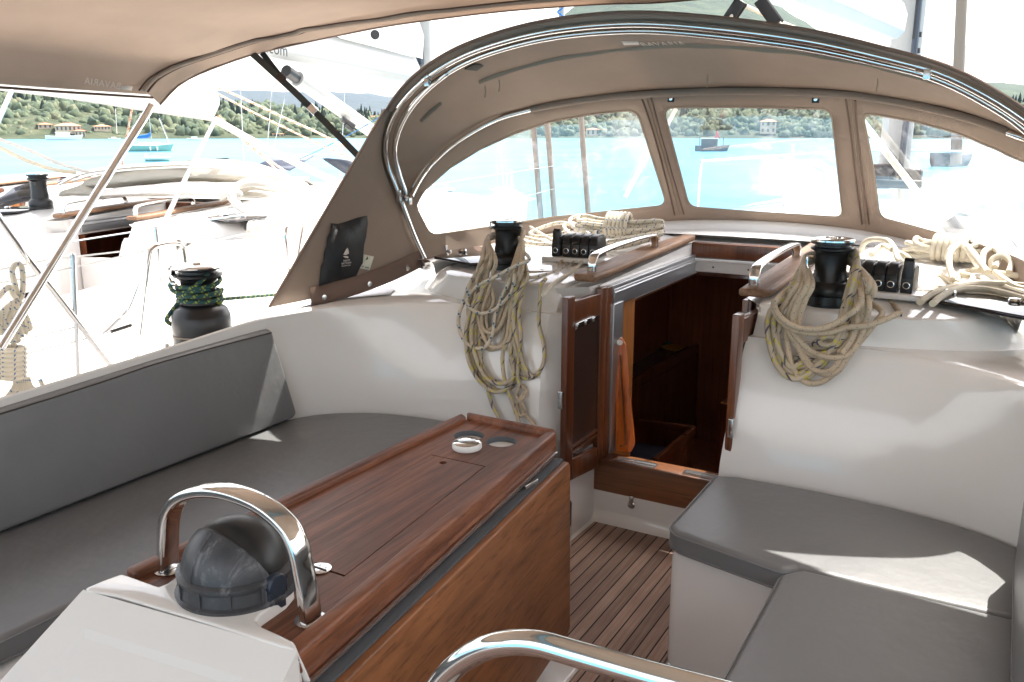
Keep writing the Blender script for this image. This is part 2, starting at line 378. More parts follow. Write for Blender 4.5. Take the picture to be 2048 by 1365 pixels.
def frame(p, right, up):
    r_ = Vector(right).normalized(); u = Vector(up); u = (u-r_*u.dot(r_)).normalized(); n = r_.cross(u)
    m_ = Matrix((r_, u, n)).transposed().to_4x4(); m_.translation = Vector(p); return m_
def plate(outer, holes, z0, z1):
    """flat board with round or shaped holes; returns MB"""
    bm = bmesh.new()
    for lp in [outer]+holes:
        vs = [bm.verts.new((p[0], p[1], z1)) for p in lp]
        for i in range(len(vs)): bm.edges.new((vs[i], vs[(i+1) % len(vs)]))
    bmesh.ops.triangle_fill(bm, use_beauty=True, edges=bm.edges[:])
    bm.verts.ensure_lookup_table(); mb = MB(); idx = {v: i for i, v in enumerate(bm.verts)}
    n = len(bm.verts); vs = [v.co.copy() for v in bm.verts]
    fs = [tuple(idx[v] for v in f.verts) for f in bm.faces]
    allv = vs+[Vector((v.x, v.y, z0)) for v in vs]
    fs2 = fs+[tuple(i+n for i in f)[::-1] for f in fs]
    for e in bm.edges:
        if len(e.link_faces) == 1: a, b = idx[e.verts[0]], idx[e.verts[1]]; fs2.append((a, b, b+n, a+n))
    bm.free(); return mb.add(allv, fs2)
def circ(c, r, n=28): return [(c[0]+r*math.cos(2*math.pi*k/n), c[1]+r*math.sin(2*math.pi*k/n)) for k in range(n)]
def side(a, s): return C0+s*a            # s=-1 port, +1 starboard

# ================================================================== THE YACHT: mouldings
yacht = thing('sailing_yacht', 'white yacht with teak sole and open companionway, the boat the photo is taken on', 'yacht', (C0, 3, 0))
def roof_z(y): return 1.03+(min(y, 4.6)-3.05)*.042-max(0, y-4.6)*.056
low = [(.40, 2.84), (.70, 2.845), (1.0, 2.81), (1.2, 2.74), (1.34, 2.63), (1.42, 2.47), (1.43, 2.1), (1.43, 1.0), (1.43, -1.5)]
crs = [(.415, 2.97, .925), (.70, 2.985, .925), (.90, 2.955, .925), (1.08, 2.87, .925), (1.24, 2.74, .925), (1.335, 2.55, .92), (1.375, 2.3, .915), (1.385, 1.3, .865), (1.39, -1.5, .80)]
led = [(.415, 3.12, .93), (.72, 3.12, .93), (1.0, 3.25, .93), (1.28, 3.42, .93), (1.48, 3.25, .915), (1.462, 2.8, .897), (1.465, 2.2, .866), (1.47, 1.3, .836), (1.47, -1.5, .76)]
NS = 64
def rail_rows(s):
    a0, a1 = (.39, .412) if s < 0 else (.325, .362)
    lo = resample([(side(a, s), y, 0) for a, y in [(a0, 2.84)]+low[1:]], NS); cr = resample([(side(p[0], s), p[1], p[2]) for p in [(a1, 2.97, .925)]+crs[1:]], NS)
    le = resample([(side(p[0], s), p[1], p[2]) for p in led], NS)
    rows = []
    rows.append([Vector((p.x, p.y, .0)) for p in lo])
    rows.append([Vector((p.x, p.y, .40)) for p in lo])
    for t in (.12, .3, .5, .7, .86, .95):
        r_ = []
        for a, c in zip(lo, cr):
            q = Vector((a.x, a.y, .45)).lerp(c, t); q.y += -.025*math.sin(t*3.1)*(1 if a.y > 2.5 else .4); r_.append(q)
        rows.append(r_)
    rows.append([c+Vector((0, .004, -.006)) for c in cr]); rows.append([c.lerp(l, .05)+Vector((0, 0, .002)) for c, l in zip(cr, le)])
    rows.append([c.lerp(l, .5) for c, l in zip(cr, le)]); rows.append(le)
    out = [Vector((side(abs(l.x-C0)+.04, s), l.y+.02, l.z-.06)) for l in le]; rows.append(out)
    rows.append([Vector((side(abs(l.x-C0)+.12, s), l.y+.03, .60)) for l in le])
    return rows
mb = MB()
for s in (-1, 1): mb.loft(rail_rows(s))
obj('cockpit_coaming', mb, M['gel'], yacht, ang=35)
# cabin-top pods either side of the companionway
top_c = [(.40, 3.34), (.412, 3.12), (.43, 3.065), (.50, 3.05), (.70, 3.04), (.88, 3.06), (.99, 3.10), (1.05, 3.18), (1.075, 3.3)]
bas_c = [(.40, 3.34), (.405, 3.06), (.42, 3.01), (.52, 3.005), (.74, 3.035), (.95, 3.09), (1.14, 3.18), (1.24, 3.30), (1.28, 3.45)]
mb = MB()
for s in (-1, 1):
    sh0 = 0 if s < 0 else -.04; tc = resample([(side(a+(sh0 if a < .48 else 0), s), y, roof_z(y)) for a, y in top_c], 40); bc = resample([(side(a+(sh0 if a < .48 else 0), s), y, .925) for a, y in bas_c], 40)
    rows = [bc, [b.lerp(t, .5) for b, t in zip(bc, tc)]]
    for t in (.9,): rows.append([b.lerp(q, t)+Vector((0, -.004, .003)) for b, q in zip(bc, tc)])
    cen = Vector((side(.7, s), 3.6, 1.04))
    rows.append([t+(t-cen).normalized()*.003-Vector((0, 0, .004)) for t in tc]); rows.append([t+(cen-t).normalized()*.012+Vector((0, 0, .002)) for t in tc])
    for y in (3.45, 3.9, 4.45):
        r_ = []
        for i, t in enumerate(tc):
            a = .40+(1.10-.40)*i/39; q = Vector((side(a, s), y, roof_z(y)+.02*math.sin(math.pi*min(1, i/39)))); 
            r_.append(q)
        rows.append(r_)
    mb.loft(rows)
    # flank from the roof edge to the side deck
    fl = []
    for y in (3.30, 3.45, 3.9, 4.45, 6, 8, 9.5):
        sh = 1-max(0, y-5)*.05
        fl.append([Vector((side(1.075*sh, s), y, roof_z(y)-.0)), Vector((side(1.11*sh, s), y, roof_z(y)-.012)), Vector((side(1.27*sh, s), y, min(.90, roof_z(y)-.08))), Vector((side(1.40*sh, s), y, .64)), Vector((side(1.42*sh, s), y, .60))])
    mb.loft(fl)
    # side wall of the hatch opening, and the chamfered wall beside the doors
    mb.loft([[(side(.40, s), 3.06, 1.015), (side(.40, s), 4.45, 1.07)], [(side(.30, s), 3.2, 1.02), (side(.30, s), 4.45, 1.07)], [(side(.30, s), 3.2, .90), (side(.30, s), 4.45, .90)]])
    k_ = .285 if s < 0 else .355
    rr0 = rail_rows(s); rws = []
    for r_ in rr0[:12]:
        p = r_[0]; rws.append([p, Vector((side(k_+.02, s), p.y+.10, p.z)), Vector((side(k_+.015, s), 3.27, p.z))])
    p = rws[-1]; rws.append([Vector((side(.42 if s < 0 else .375, s), 3.03, 1.022)), Vector((side(k_+.03, s), 3.12, 1.022)), Vector((side(k_+.015, s), 3.27, 1.022))])
    mb.loft(rws)
obj('cabin_top', mb, M['gel'], yacht, ang=38)
# roof ahead of the hatch, raised dodger plinth, foredeck
mb = MB(); rows = []
for y in (4.40, 4.7, 5.2, 5.7, 6, 7, 8, 9.2, 9.9):
    zc = roof_z(y)+.02; sh = 1.075*(1-max(0, y-5)*.05)
    rows.append([Vector((side(a*sh, 1), y, zc-.03*abs(a)**2.5-.0)) for a in [i/12-1 for i in range(25)]])
mb.loft(rows); mb.f = [f for k_, f in enumerate(mb.f) if not (2*24 <= k_ < 3*24 and 9 <= k_-2*24 <= 14)]; mb.uv = [None]*len(mb.f)  # roof faces left out so daylight can enter the cabin
mb.loft([rows[-1], [Vector((p.x, 10.2, .66)) for p in rows[-1]]])
hp_ = roof_z(5.2)+.035; obj('added_skylight', MB().box((C0, 5.45, roof_z(5.45)+.035), (.62, .56, .012)), M['clear'], yacht)  # clear hatch added over the opening to brighten the cabin inside
obj('cabin_roof', mb, M['gel_far'], yacht, ang=60)
mb = MB(); de = []
for s in (-1, 1):
    rows = []
    for y in (-2, 1, 3, 3.2, 3.24, 4.0, 5, 7, 9, 10.5, 11.6, 12.4):
        b = 2.12*math.sqrt(max(.0004, 1-(max(0, y-3)/9.6)**2.2)); zz = .60+max(0, y-3)*.008
        rows.append([Vector((side(1.56 if y < 3.22 else min(1.35, b*.68), s), y, zz+.02)), Vector((side(b*.93, s), y, zz)), Vector((side(b, s), y, zz+.05)), Vector((side(b+.02, s), y, zz+.04)), Vector((side(b+.0, s), y, zz-.4)), Vector((side(b*.93, s), y, -.9)), Vector((side(b*.4, s), y, -1.3))])
    mb.loft(rows)
rows = [[Vector((side(a, 1), y, .61+max(0, y-3)*.008)) for a in (-1.4, 0, 1.4)] for y in (9.6, 10.5, 11)]
mb.loft(rows); obj('hull', mb, M['gel_far'], yacht, ang=30)
# dodger plinth: low raised moulding that the windscreen sits on
plx = [(-2.34, 3.27, 1.045), (-2.31, 3.55, 1.06), (-2.20, 3.95, 1.085), (-1.95, 4.36, 1.12), (-1.56, 4.66, 1.15), (-1.11, 4.72, 1.16), (-.66, 4.62, 1.15), (-.28, 4.30, 1.12), (-.02, 3.9, 1.085), (.08, 3.55, 1.06), (.11, 3.27, 1.045)]
base = resample(plx, 80); cen = Vector((-1.11, 3.6, 1.0))
def toward(p, d): v_ = Vector((cen.x-p.x, cen.y-p.y, 0)).normalized(); return Vector((p.x+v_.x*d, p.y+v_.y*d, p.z))
rows = []
for d, dz in ((-.10, -.15), (-.03, 0), (-.028, .004), (.02, .004), (.028, 0), (.045, -.02), (.062, -.1), (.09, -.135)):
    rows.append([toward(p, d)+Vector((0, 0, dz if dz > -.03 else max(dz, roof_z(min(p.y, 4.6))-p.z-.03 if dz < -.12 else dz))) for p in base])
obj('windscreen_plinth', MB().loft(rows), M['gel'], yacht, ang=40)
# cockpit sole, seats
sole = obj('teak_sole', MB().prism([(C0-.87, -1.6), (C0+.6, -1.6), (C0+.6, 2.2), (C0+.33, 2.3), (C0+.31, 3.17), (C0+.28, 3.20), (C0-.24, 3.205), (C0-.283, 3.16), (C0-.295, 2.8), (C0-.87, 2.2)], -.02, .004), M['sole'], yacht)
obj('cockpit_floor', MB().prism([(C0-1.5, -1.7), (C0+1.5, -1.7), (C0+1.5, 3.3), (C0-1.5, 3.3)], -.06, -.012), M['gel'], yacht)
mb = MB(); mb.prism([(C0+.335, 3.0), (C0+.335, 2.33), (C0+.65, 2.28), (C0+.70, 2.2), (C0+.70, -1.5), (C0+1.6, -1.5), (C0+1.6, 3.0)], -.01, .392)
mb.prism([(C0-.335, 3.0), (C0-.335, 2.33), (C0-.72, 2.28), (C0-.79, 2.2), (C0-.86, -1.5), (C0-1.6, -1.5), (C0-1.6, 3.0)], -.01, .392)
obj('seat_moulding', mb, M['gel'], yacht, bev=.03, seg=4)
mb = MB(); mb.prism([(C0-.34, 3.19), (C0+.34, 3.19), (C0+.34, 3.3), (C0-.34, 3.3)], -.01, .138)      # bulkhead under the sill
rows = [[Vector((x, 3.19-.05*(1-math.sin(t)), .05*(1-math.cos(t))+.0)) for x in (C0-.32, C0+.34)] for t in [i*math.pi/12 for i in range(7)]]
mb.loft(rows)
rows = [[Vector((C0-.318+.035*(1-math.sin(t)), y, .035*(1-math.cos(t)))) for y in (2.33, 3.2)] for t in [i*math.pi/12 for i in range(7)]]
mb.loft(rows); obj('step_riser', mb, M['gel'], yacht, ang=50)
# snap plate on the riser
mb = MB(); p = Y(1263, 1010, 3.186); mb.lathe(p, [(.0, 0), (.016, .0), (.018, -.004), (.010, -.008), (0, -.008)], 20, (0, 1, 0)); mb.box(p+Vector((0, -.005, .022)), (.018, .008, .04))
obj('drain_fitting', mb, M['chrome_b'], yacht, bev=.002)
# companionway: sill, posts, hatch rails, beam
sill = obj('companionway_sill', MB().box((C0+.02, 3.235, .208), (.66, .10, .142)), M['sill'], yacht, bev=.006)
for xc in (-1.25, -.95):
    mb = MB()
    for k in (-1, 1): mb.box((xc, 3.222+k*.014, .283), (.17, .009, .008))
    mb.box((xc, 3.222, .2812), (.185, .045, .003)); obj('drain_slot', mb, M['chrome_b'], sill)
for s in (-1, 1):
    p = MB().box((side(.292, s), 3.243, .57), (.036, .055, .88)); obj('door_post', p, M['door'], yacht, bev=.004)
    mb = MB().box((side(.272, s), 3.32, .60), (.012, .10, .66)); obj('door_channel', mb, M['alu'], yacht, bev=.002)
    mb = MB(); mb.box((side(.279, s), 3.87, .955), (.012, 1.17, .072)); mb.box((side(.286, s), 3.85, 1.0), (.022, 1.20, .018)); mb.box((side(.270, s), 3.86, .974), (.006, 1.16, .012))
    obj('hatch_rail', mb, M['alu'], yacht, bev=.002)
    mb = MB().prism([(side(.285, s), 3.11), (side(.285, s), 4.36), (side(.355, s), 4.36), (side(.40, s), 3.9), (side(.40, s), 3.16), (side(.375, s), 3.11)], 1.042, 1.072)
    for i_, v_ in enumerate(mb.v): v_.z += (v_.y-3.11)*.03
    obj('hatch_board', mb, M['teak_rail'], yacht, bev=.012, seg=4)
    # grab rail on the hatch board: flat polished bar with swept feet
    xa = side(.325, s); pts = [(xa, 3.17, 1.07), (xa, 3.175, 1.12), (xa, 3.23, 1.145), (xa, 3.5, 1.158), (xa, 3.8, 1.158), (xa, 3.86, 1.14), (xa, 3.87, 1.09)]
    obj('grab_rail', MB().tube(pts, (.019, .008, .5), 16, flat=(0, 1, 0)), M['chrome'], yacht)
bz = 1.035
mb = MB().box((C0, 4.36, bz), (.60, .035, .075)); obj('hatch_beam', mb, M['door'], yacht, bev=.005)
mb = MB().box((C0, 4.345, .955), (.56, .014, .062)); mb.box((C0, 4.338, .986), (.56, .02, .014)); bm_ = obj('beam_plate', mb, M['white'], yacht, bev=.002)
mb = MB()
for x in (-1.30, -1.12, -.98): mb.lathe((x, 4.337, .952), [(0, 0), (.005, 0), (.004, -.002), (0, -.002)], 10, (0, 1, 0))
obj('screw', mb, M['black'], bm_)
mb = MB().box((C0, 4.49, 1.01), (2.0, .20, .13)); obj('roof_beam', mb, M['gel'], yacht)
# doors folded back against the cabin-top pods
for s in (-1, 1):
    xd = side(.288 if s < 0 else .352, s)
    st = MB(); st.box((xd, 2.885, .655), (.026, .065, .73)); st.box((xd, 3.187, .655), (.026, .055, .73))
    st.box((xd, 3.035, .955), (.026, .24, .09)); st.box((xd, 3.035, .335), (.026, .24, .09))
    for v_ in st.v:
        if v_.z < .5: v_.z += -.045*(v_.y-2.85)/.36+.0
        if v_.z > .9: v_.z += .012*(2.85-v_.y)/.36+.006
    d = obj('companionway_door', st, M['door'], yacht, bev=.004)
    obj('door_panel', MB().box((xd, 3.03, .65), (.012, .26, .56)), M['grill'], d)
    hx = xd-s*.016
    mb = MB().box((hx, 3.0, .905), (.006, .17, .024)); 
    for yy in (2.925, 3.0, 3.075): mb.box((hx-s*.004, yy, .905), (.008, .012, .018))
    obj('bolt', mb, M['chrome_b'], d, bev=.002)
    mb = MB().box((xd+s*.008, 2.845, .63), (.02, .016, .07)); obj('hinge', mb, M['chrome_b'], d, bev=.003)
    mb = MB()
    for k in (0, 1): mb.box((xd-s*.008, 3.03, .40+.02*k), (.012, .24, .008))
    obj('vent_slat', mb, M['door'], d)
# opening lights in the cabin top: smoked acrylic
for s, q in ((-1, [(868, 516), (925, 496), (1000, 497), (1042, 512), (985, 528), (940, 530)]), (1, [(1841, 598), (1872, 574), (2050, 588), (2110, 604), (2090, 640), (2048, 637)])):
    P3 = [Z(px, py, 1.065) for px, py in q]
    h = obj('deck_hatch', MB().prism([(p.x, p.y) for p in P3], 1.058, 1.072), M['smoke'], yacht, bev=.004)
    mb = MB()
    for px, py in (((925, 505), (1000, 505)) if s < 0 else ((1900, 588), (2030, 606))): mb.lathe(Z(px, py, 1.072), [(.02, 0), (.022, .008), (.018, .016), (0, .018)], 20)
    obj('hatch_knob', mb, M['chrome'], h)
# non-skid patches
for s in (-1, 1):
    f_ = lambda a, y, z=.9365: Vector((side(a, s), y, z))
    mb = MB().loft([[f_(1.20, 2.98, .934), f_(1.32, 2.82, .932), f_(1.375, 2.6, .926)], [f_(1.30, 3.16, .934), f_(1.43, 3.0, .924), f_(1.445, 2.7, .910)]])
    obj('non_skid_patch', mb, M['nonskid'], yacht)
# ------------------------------------------------------------------ cabin interior
mb = MB()
xl, xr, y0, y1, zf, zc = C0-1.2, C0+1.2, 3.33, 6.6, -.84, .89
mb.loft([[(xl, y0, zf), (xl, y0, zc)], [(xl, y1, zf), (xl, y1, zc)], [(xr, y1, zf), (xr, y1, zc)], [(xr, y0, zf), (xr, y0, zc)]])
for a, b in ((xl, C0-.29), (C0+.29, xr)): mb.add([(a, y0, zf), (b, y0, zf), (b, y0, zc), (a, y0, zc)], [(0, 1, 2, 3)])
mb.add([(C0-.29, y0, zf), (C0+.29, y0, zf), (C0+.29, y0, .13), (C0-.29, y0, .13)], [(0, 1, 2, 3)])
cab = obj('cabin_lining', mb, M['cabin'], yacht)
obj('cabin_ceiling', MB().add([(xl, 4.42, zc), (xr, 4.42, zc), (xr, 5.15, zc), (xl, 5.15, zc)], [(0, 1, 2, 3)]).add([(xl, 5.75, zc), (xr, 5.75, zc), (xr, y1, zc), (xl, y1, zc)], [(0, 1, 2, 3)]).add([(xl, 5.15, zc), (C0-.3, 5.15, zc), (C0-.3, 5.75, zc), (xl, 5.75, zc)], [(0, 1, 2, 3)]).add([(xr, 5.15, zc), (C0+.3, 5.15, zc), (C0+.3, 5.75, zc), (xr, 5.75, zc)], [(0, 1, 2, 3)]).add([(xl, y0, zc), (C0-.3, y0, zc), (C0-.3, 4.42, zc), (xl, 4.42, zc)], [(0, 1, 2, 3)]).add([(xr, y0, zc), (C0+.3, y0, zc), (C0+.3, 4.42, zc), (xr, 4.42, zc)], [(0, 1, 2, 3)]), M['cabin'], yacht)
obj('cabin_floor', MB().box((C0, 5, zf), (3.2, 3.4, .04)), M['cabin'], yacht)
obj('side_veneer', MB().box((C0-.297, 3.45, .45), (.014, .22, .92)), M['veneer'], yacht, bev=.002)
# orange ladder side board, box with carpet, galley counter
A = [Y(1231, 680, 3.335), Y(1243, 676, 3.335), Y(1253, 692, 3.33), Y(1270, 890, 3.30), Y(1262, 906, 3.295), Y(1231, 902, 3.295)]
mb = MB(); n_ = len(A); mb.add([p for p in A]+[p+Vector((-.012, .03, 0)) for p in A], [tuple(range(n_)), tuple(range(n_, 2*n_))[::-1]]+[(i, (i+1) % n_, n_+(i+1) % n_, n_+i) for i in range(n_)])
lsd = obj('ladder_side', mb, M['orange'], yacht, bev=.006)
obj('end_cap', MB().lathe(Y(1240, 686, 3.318), [(0, 0), (.012, 0), (.012, .02), (0, .022)], 12, (.3, -1, .3)), M['white'], lsd)
obj('board_groove', MB().tube([Y(1240, 710, 3.318), Y(1252, 890, 3.285), Y(1240, 893, 3.285)], .004, 6, straight=True), M['sill'], lsd)
a_, b_, c_, d_ = Z(1268, 845, -.25), Z(1388, 860, -.25), Z(1310, 925, -.25), Z(1215, 905, -.25)
mb = MB()
for p, q in ((a_, b_), (b_, c_)): mb.beam(p, q, .03, .05)
for p, q in ((a_, b_), (b_, c_)): mb.beam(p-Vector((0, 0, .30)), q-Vector((0, 0, .30)), .02, .56)
obj('step_box', mb, M['door'], yacht, bev=.004)
obj('carpet', MB().prism([(v_.x, v_.y) for v_ in (a_, b_, c_, d_)], -.40, -.385), M['bluegrey'], yacht)
a_, b_, c_, d_ = Z(1255, 772, -.05), Z(1395, 697, -.05), Z(1300, 670, -.05), Z(1180, 720, -.05)
obj('galley_counter', MB().prism([(v_.x, v_.y) for v_ in (a_, b_, c_, d_)], -.07, -.05), M['counter'], yacht)
mb = MB(); mb.beam(a_+Vector((0, -.01, 0)), b_+Vector((0, -.01, 0)), .03, .07); mb.beam(a_+Vector((0, 0, -.42)), b_+Vector((0, 0, -.42)), .03, .76)
obj('galley_front', mb, M['door'], yacht, bev=.004)
mb = MB(); p = Z(1282, 700, -.05); mb.tube([p, p+Vector((0, 0, .2)), p+Vector((.03, -.02, .26)), p+Vector((.08, -.05, .25)), p+Vector((.1, -.06, .2))], .011); mb.lathe(Z(1290, 690, -.05), [(.16, 0), (.165, .006), (.15, .008)], 30)
obj('galley_tap', mb, M['chrome'], yacht)
p = Z(1295, 697, -.05); b = obj('bottle', MB().lathe(p, [(.036, 0), (.04, .01), (.04, .13), (.03, .17), (.013, .19), (.013, .21)], 20), M['green'], origin=p); tag(b, 'small green bottle standing by the sink below deck', 'bottle')
obj('cap', MB().lathe(p, [(.016, .21), (.016, .235), (0, .235)], 16), M['white'], b)
q_ = [Z(1312, 692, -.045), Z(1350, 703, -.045), Z(1372, 694, -.045), Z(1335, 688, -.045)]
b = obj('cloth', MB().prism([(v_.x, v_.y) for v_ in q_], -.048, -.040), M['yellow'], origin=q_[0]); tag(b, 'yellow folded cloth lying on the galley counter below deck', 'cloth')
q_ = [Z(1302, 688, -.045), Z(1316, 696, -.045), Z(1345, 687, -.045), Z(1320, 682, -.045)]
b = obj('cloth', MB().prism([(v_.x, v_.y) for v_ in q_], -.038, -.03), M['teal'], origin=q_[0]); tag(b, 'teal folded cloth lying behind the yellow one below deck', 'cloth')
# chart table block seen to starboard inside
a_ = Z(1438, 806, .0); obj('chart_table', MB().prism([(a_.x, a_.y), (a_.x+.6, a_.y+.02), (a_.x+.6, a_.y+.7), (a_.x+.05, a_.y+.7)], -.83, 0), M['door'], yacht, bev=.01)

# ================================================================== CUSHIONS
def cushion(name, poly, z0, z1, label, bev=.022):
    c = sum((Vector((*p[:2], 0)) for p in poly), Vector())/len(poly)
    bm = bmesh.new(); vs = [bm.verts.new((p[0], p[1], z0)) for p in poly]; f = bm.faces.new(vs)
    ex = bmesh.ops.extrude_face_region(bm, geom=[f]); 
    for g in ex['geom']:
        if isinstance(g, bmesh.types.BMVert): g.co.z = z1
    bm.verts.ensure_lookup_table(); mb = MB(); mb.v = [v_.co.copy() for v_ in bm.verts]; mb.f = [tuple(v_.index for v_ in f.verts) for f in bm.faces]; 
    bm.verts.index_update(); mb.f = [tuple(v_.index for v_ in f.verts) for f in bm.faces]; mb.uv = [None]*len(mb.f); bm.free()
    o = obj(name, mb, M['vinyl'], origin=(c.x, c.y, z0), bev=bev, seg=5, ang=60)
    tag(o, label, 'cushion')
    cc_ = Vector((c.x, c.y, 0)); n_ = len(poly)
    for zz, nm in ((z1-.013, 'top_piping'), (z0+.014, 'lower_piping')):
        pp = []
        for i in range(n_):
            a, b, d = Vector(poly[i-1][:2]), Vector(poly[i][:2]), Vector(poly[(i+1) % n_][:2]); r_ = min(.02, (a-b).length*.4, (d-b).length*.4)
            for q in (b+(a-b).normalized()*r_, (b*2+(b+(a-b).normalized()*r_)+(b+(d-b).normalized()*r_))/4, b+(d-b).normalized()*r_): pp.append(Vector((q.x, q.y, zz)))
        obj(nm, MB().tube(pp, .0028, 6, closed=True, straight=True), M['vinyl'], o)
    return o
def arc_low(s, a0, a1, off=.012):
    r_ = resample([(side(a, s), y, 0) for a, y in low[:6]], 22); return [(p.x-s*off*(1 if abs(p.x-C0) > 1.2 else 0), p.y-off) for p in r_]
back = arc_low(1, 0, 0)
stb_f = [(C0+.325, 2.80)]+[(p[0], p[1]) for p in back if C0+.36 < p[0] < C0+1.40]+[(C0+1.40, 2.47), (C0+1.40, 2.262), (C0+.72, 2.262), (C0+.69, 2.225), (C0+.36, 2.30), (C0+.325, 2.34)]
cushion('seat_cushion', stb_f, .395, .47, 'grey vinyl seat cushion at the starboard front, curved along the white bulkhead', .02)
cushion('seat_cushion', [(C0+.69, 2.20), (C0+.735, 2.256), (C0+1.40, 2.256), (C0+1.40, -1.4), (C0+.69, -1.4)], .385, .475, 'long grey vinyl seat cushion at lower right with the sunlit streak', .022)
o = cushion('backrest_cushion', [(C0+1.28, 2.62), (C0+1.23, 2.5), (C0+1.235, -1.3), (C0+1.31, -1.3), (C0+1.34, 2.58)], .485, .80, 'grey backrest cushion just entering the photo at its right edge', .02)
backp = arc_low(-1, 0, 0)
prt = [(C0-.325, 2.80)]+[(p[0], p[1]) for p in backp if C0-1.40 < p[0] < C0-.36]+[(C0-1.415, 2.47), (C0-1.42, -1.4), (C0-.87, -1.4), (C0-.80, 2.15), (C0-.74, 2.24), (C0-.36, 2.30), (C0-.325, 2.34)]
cushion('seat_cushion', prt, .395, .47, 'long grey vinyl seat cushion on the port side behind the wooden table', .02)
# port backrest: leaning slab with a slanted fore end
zt = .875; mb = MB()
outl = [(-1.4, .478, .02), (2.50, .478, .02), (2.53, .49, .02), (2.43, .862, .0), (2.41, .872, 0), (1.9, .862, 0), (1.3, .835, .0), (-1.4, .76, .0)]
fr_ = [Vector((C0-1.345-(z-.47)*.02, y, z)) for y, z, _ in outl]; bk = [p+Vector((-.07, 0, 0)) for p in fr_]; n_ = len(fr_)
mb.add(fr_+bk, [tuple(range(n_)), tuple(range(n_, 2*n_))[::-1]]+[(i, (i+1) % n_, n_+(i+1) % n_, n_+i) for i in range(n_)])
o = obj('backrest_cushion', mb, M['vinyl'], origin=(C0-1.38, .6, .47), bev=.018, seg=5, ang=60); tag(o, 'long grey backrest cushion leaning on the port coaming', 'cushion')
pi = MB()
for off in (0,): pi.tube([p+Vector((.001, 0, 0)) for p in [fr_[3]+Vector((0, -.012, -.004)), fr_[5]+Vector((0, 0, -.006)), fr_[6]+Vector((0, 0, -.006)), fr_[7]+Vector((0, 0, -.006))]], .0025, 6)
obj('piping', pi, M['strap'], o)
# ================================================================== COCKPIT TABLE
FL, FR, AL, AR = Vector((-1.467, 2.255, 0)), Vector((-1.121, 2.245, 0)), Vector((-1.511, 1.026, 0)), Vector((-.987, .979, 0))
def tb(u, v, z=0):     # u 0..1 port to starboard, v 0..1 aft to fore
    p = (AL*(1-u)+AR*u)*(1-v)+(FL*(1-u)+FR*u)*v; return Vector((p.x, p.y, z))
table = thing('cockpit_table', 'oiled teak cockpit table with raised rim, round cup holes and folded side leaf', 'table', (-1.26, 1.7, 0))
holes = []
for px, py in ((938, 872), (1003, 884)): c_ = Z(px, py, .728); holes.append((c_.x, c_.y))
knob = Z(886, 926, .728)
lidc = [Z(*p, .728) for p in ((862, 911), (968, 934), (690, 1151), (530, 1098))]
lid = [Vector((p.x, p.y, 0)) for p in lidc]
ctr = sum(lid, Vector())/4; lido = [p+(p-ctr).normalized()*.006 for p in lid]
inset = [tb(.05, .975), tb(.95, .975), tb(.955, .0), tb(.045, .0)]
top = obj('table_top', plate([(p.x, p.y) for p in inset], [circ(h_, .046) for h_ in holes]+[[(p.x, p.y) for p in lido]], .700, .728), M['table'], table)
lid_o = obj('table_lid', plate([(p.x, p.y) for p in lid], [circ((knob.x, knob.y), .011, 16)], .70, .7285), M['table'], table)
obj('under_lid', MB().prism([(p.x, p.y) for p in [tb(.06, .82), tb(.94, .82), tb(.94, .02), tb(.06, .02)]], .55, .695), M['seam'], table)
for h_ in holes:
    mb = MB(); n = 28; rows = []
    for r_, z in ((.0462, .7285), (.0445, .7285), (.0445, .688), (.0462, .688)): rows.append([(h_[0]+r_*math.cos(2*math.pi*k/n), h_[1]+r_*math.sin(2*math.pi*k/n), z) for k in range(n)])
    mb.loft(rows, True); obj('cup_holder', mb, M['grey_rub'], table); obj('cup_base', MB().lathe((h_[0], h_[1], .706), [(0, 0), (.0445, 0), (.0445, .006), (0, .006)], 28), M['white'], table)
mb = MB().prism([(p.x, p.y) for p in (tb(.1, .84), tb(.9, .84), tb(.9, .965), tb(.1, .965))], .655, .66); obj('cup_tray', mb, M['white'], table)
# rim
def railpiece(a, b, c, d, z0=.695, z1=.745):
    return MB().prism([(p.x, p.y) for p in (a, b, c, d)], z0, z1)
for nm, q in (('side_rim', (tb(0, .0), tb(.075, .0), tb(.095, .968), tb(0, .985))), ('side_rim', (tb(1, 0), tb(1, .985), tb(.905, .968), tb(.925, 0))), ('end_rim', (tb(.02, 1.0), tb(.98, 1.0), tb(.905, .972), tb(.095, .972)))):
    obj(nm, railpiece(*q), M['table'], table, bev=.009, seg=3)
obj('apron', plate([(p.x, p.y) for p in (tb(.03, .0), tb(.99, .0), tb(.985, .992), tb(.03, .992))], [circ(h_, .05) for h_ in holes], .635, .697), M['table'], table, bev=.003)
obj('table_pedestal', MB().prism([(p.x, p.y) for p in (tb(.2, .02), tb(.8, .02), tb(.78, .93), tb(.22, .93))], 0, .56).box((-1.25, 1.95, .01), (.5, .5, .02)), M['gel'], table, bev=.02)
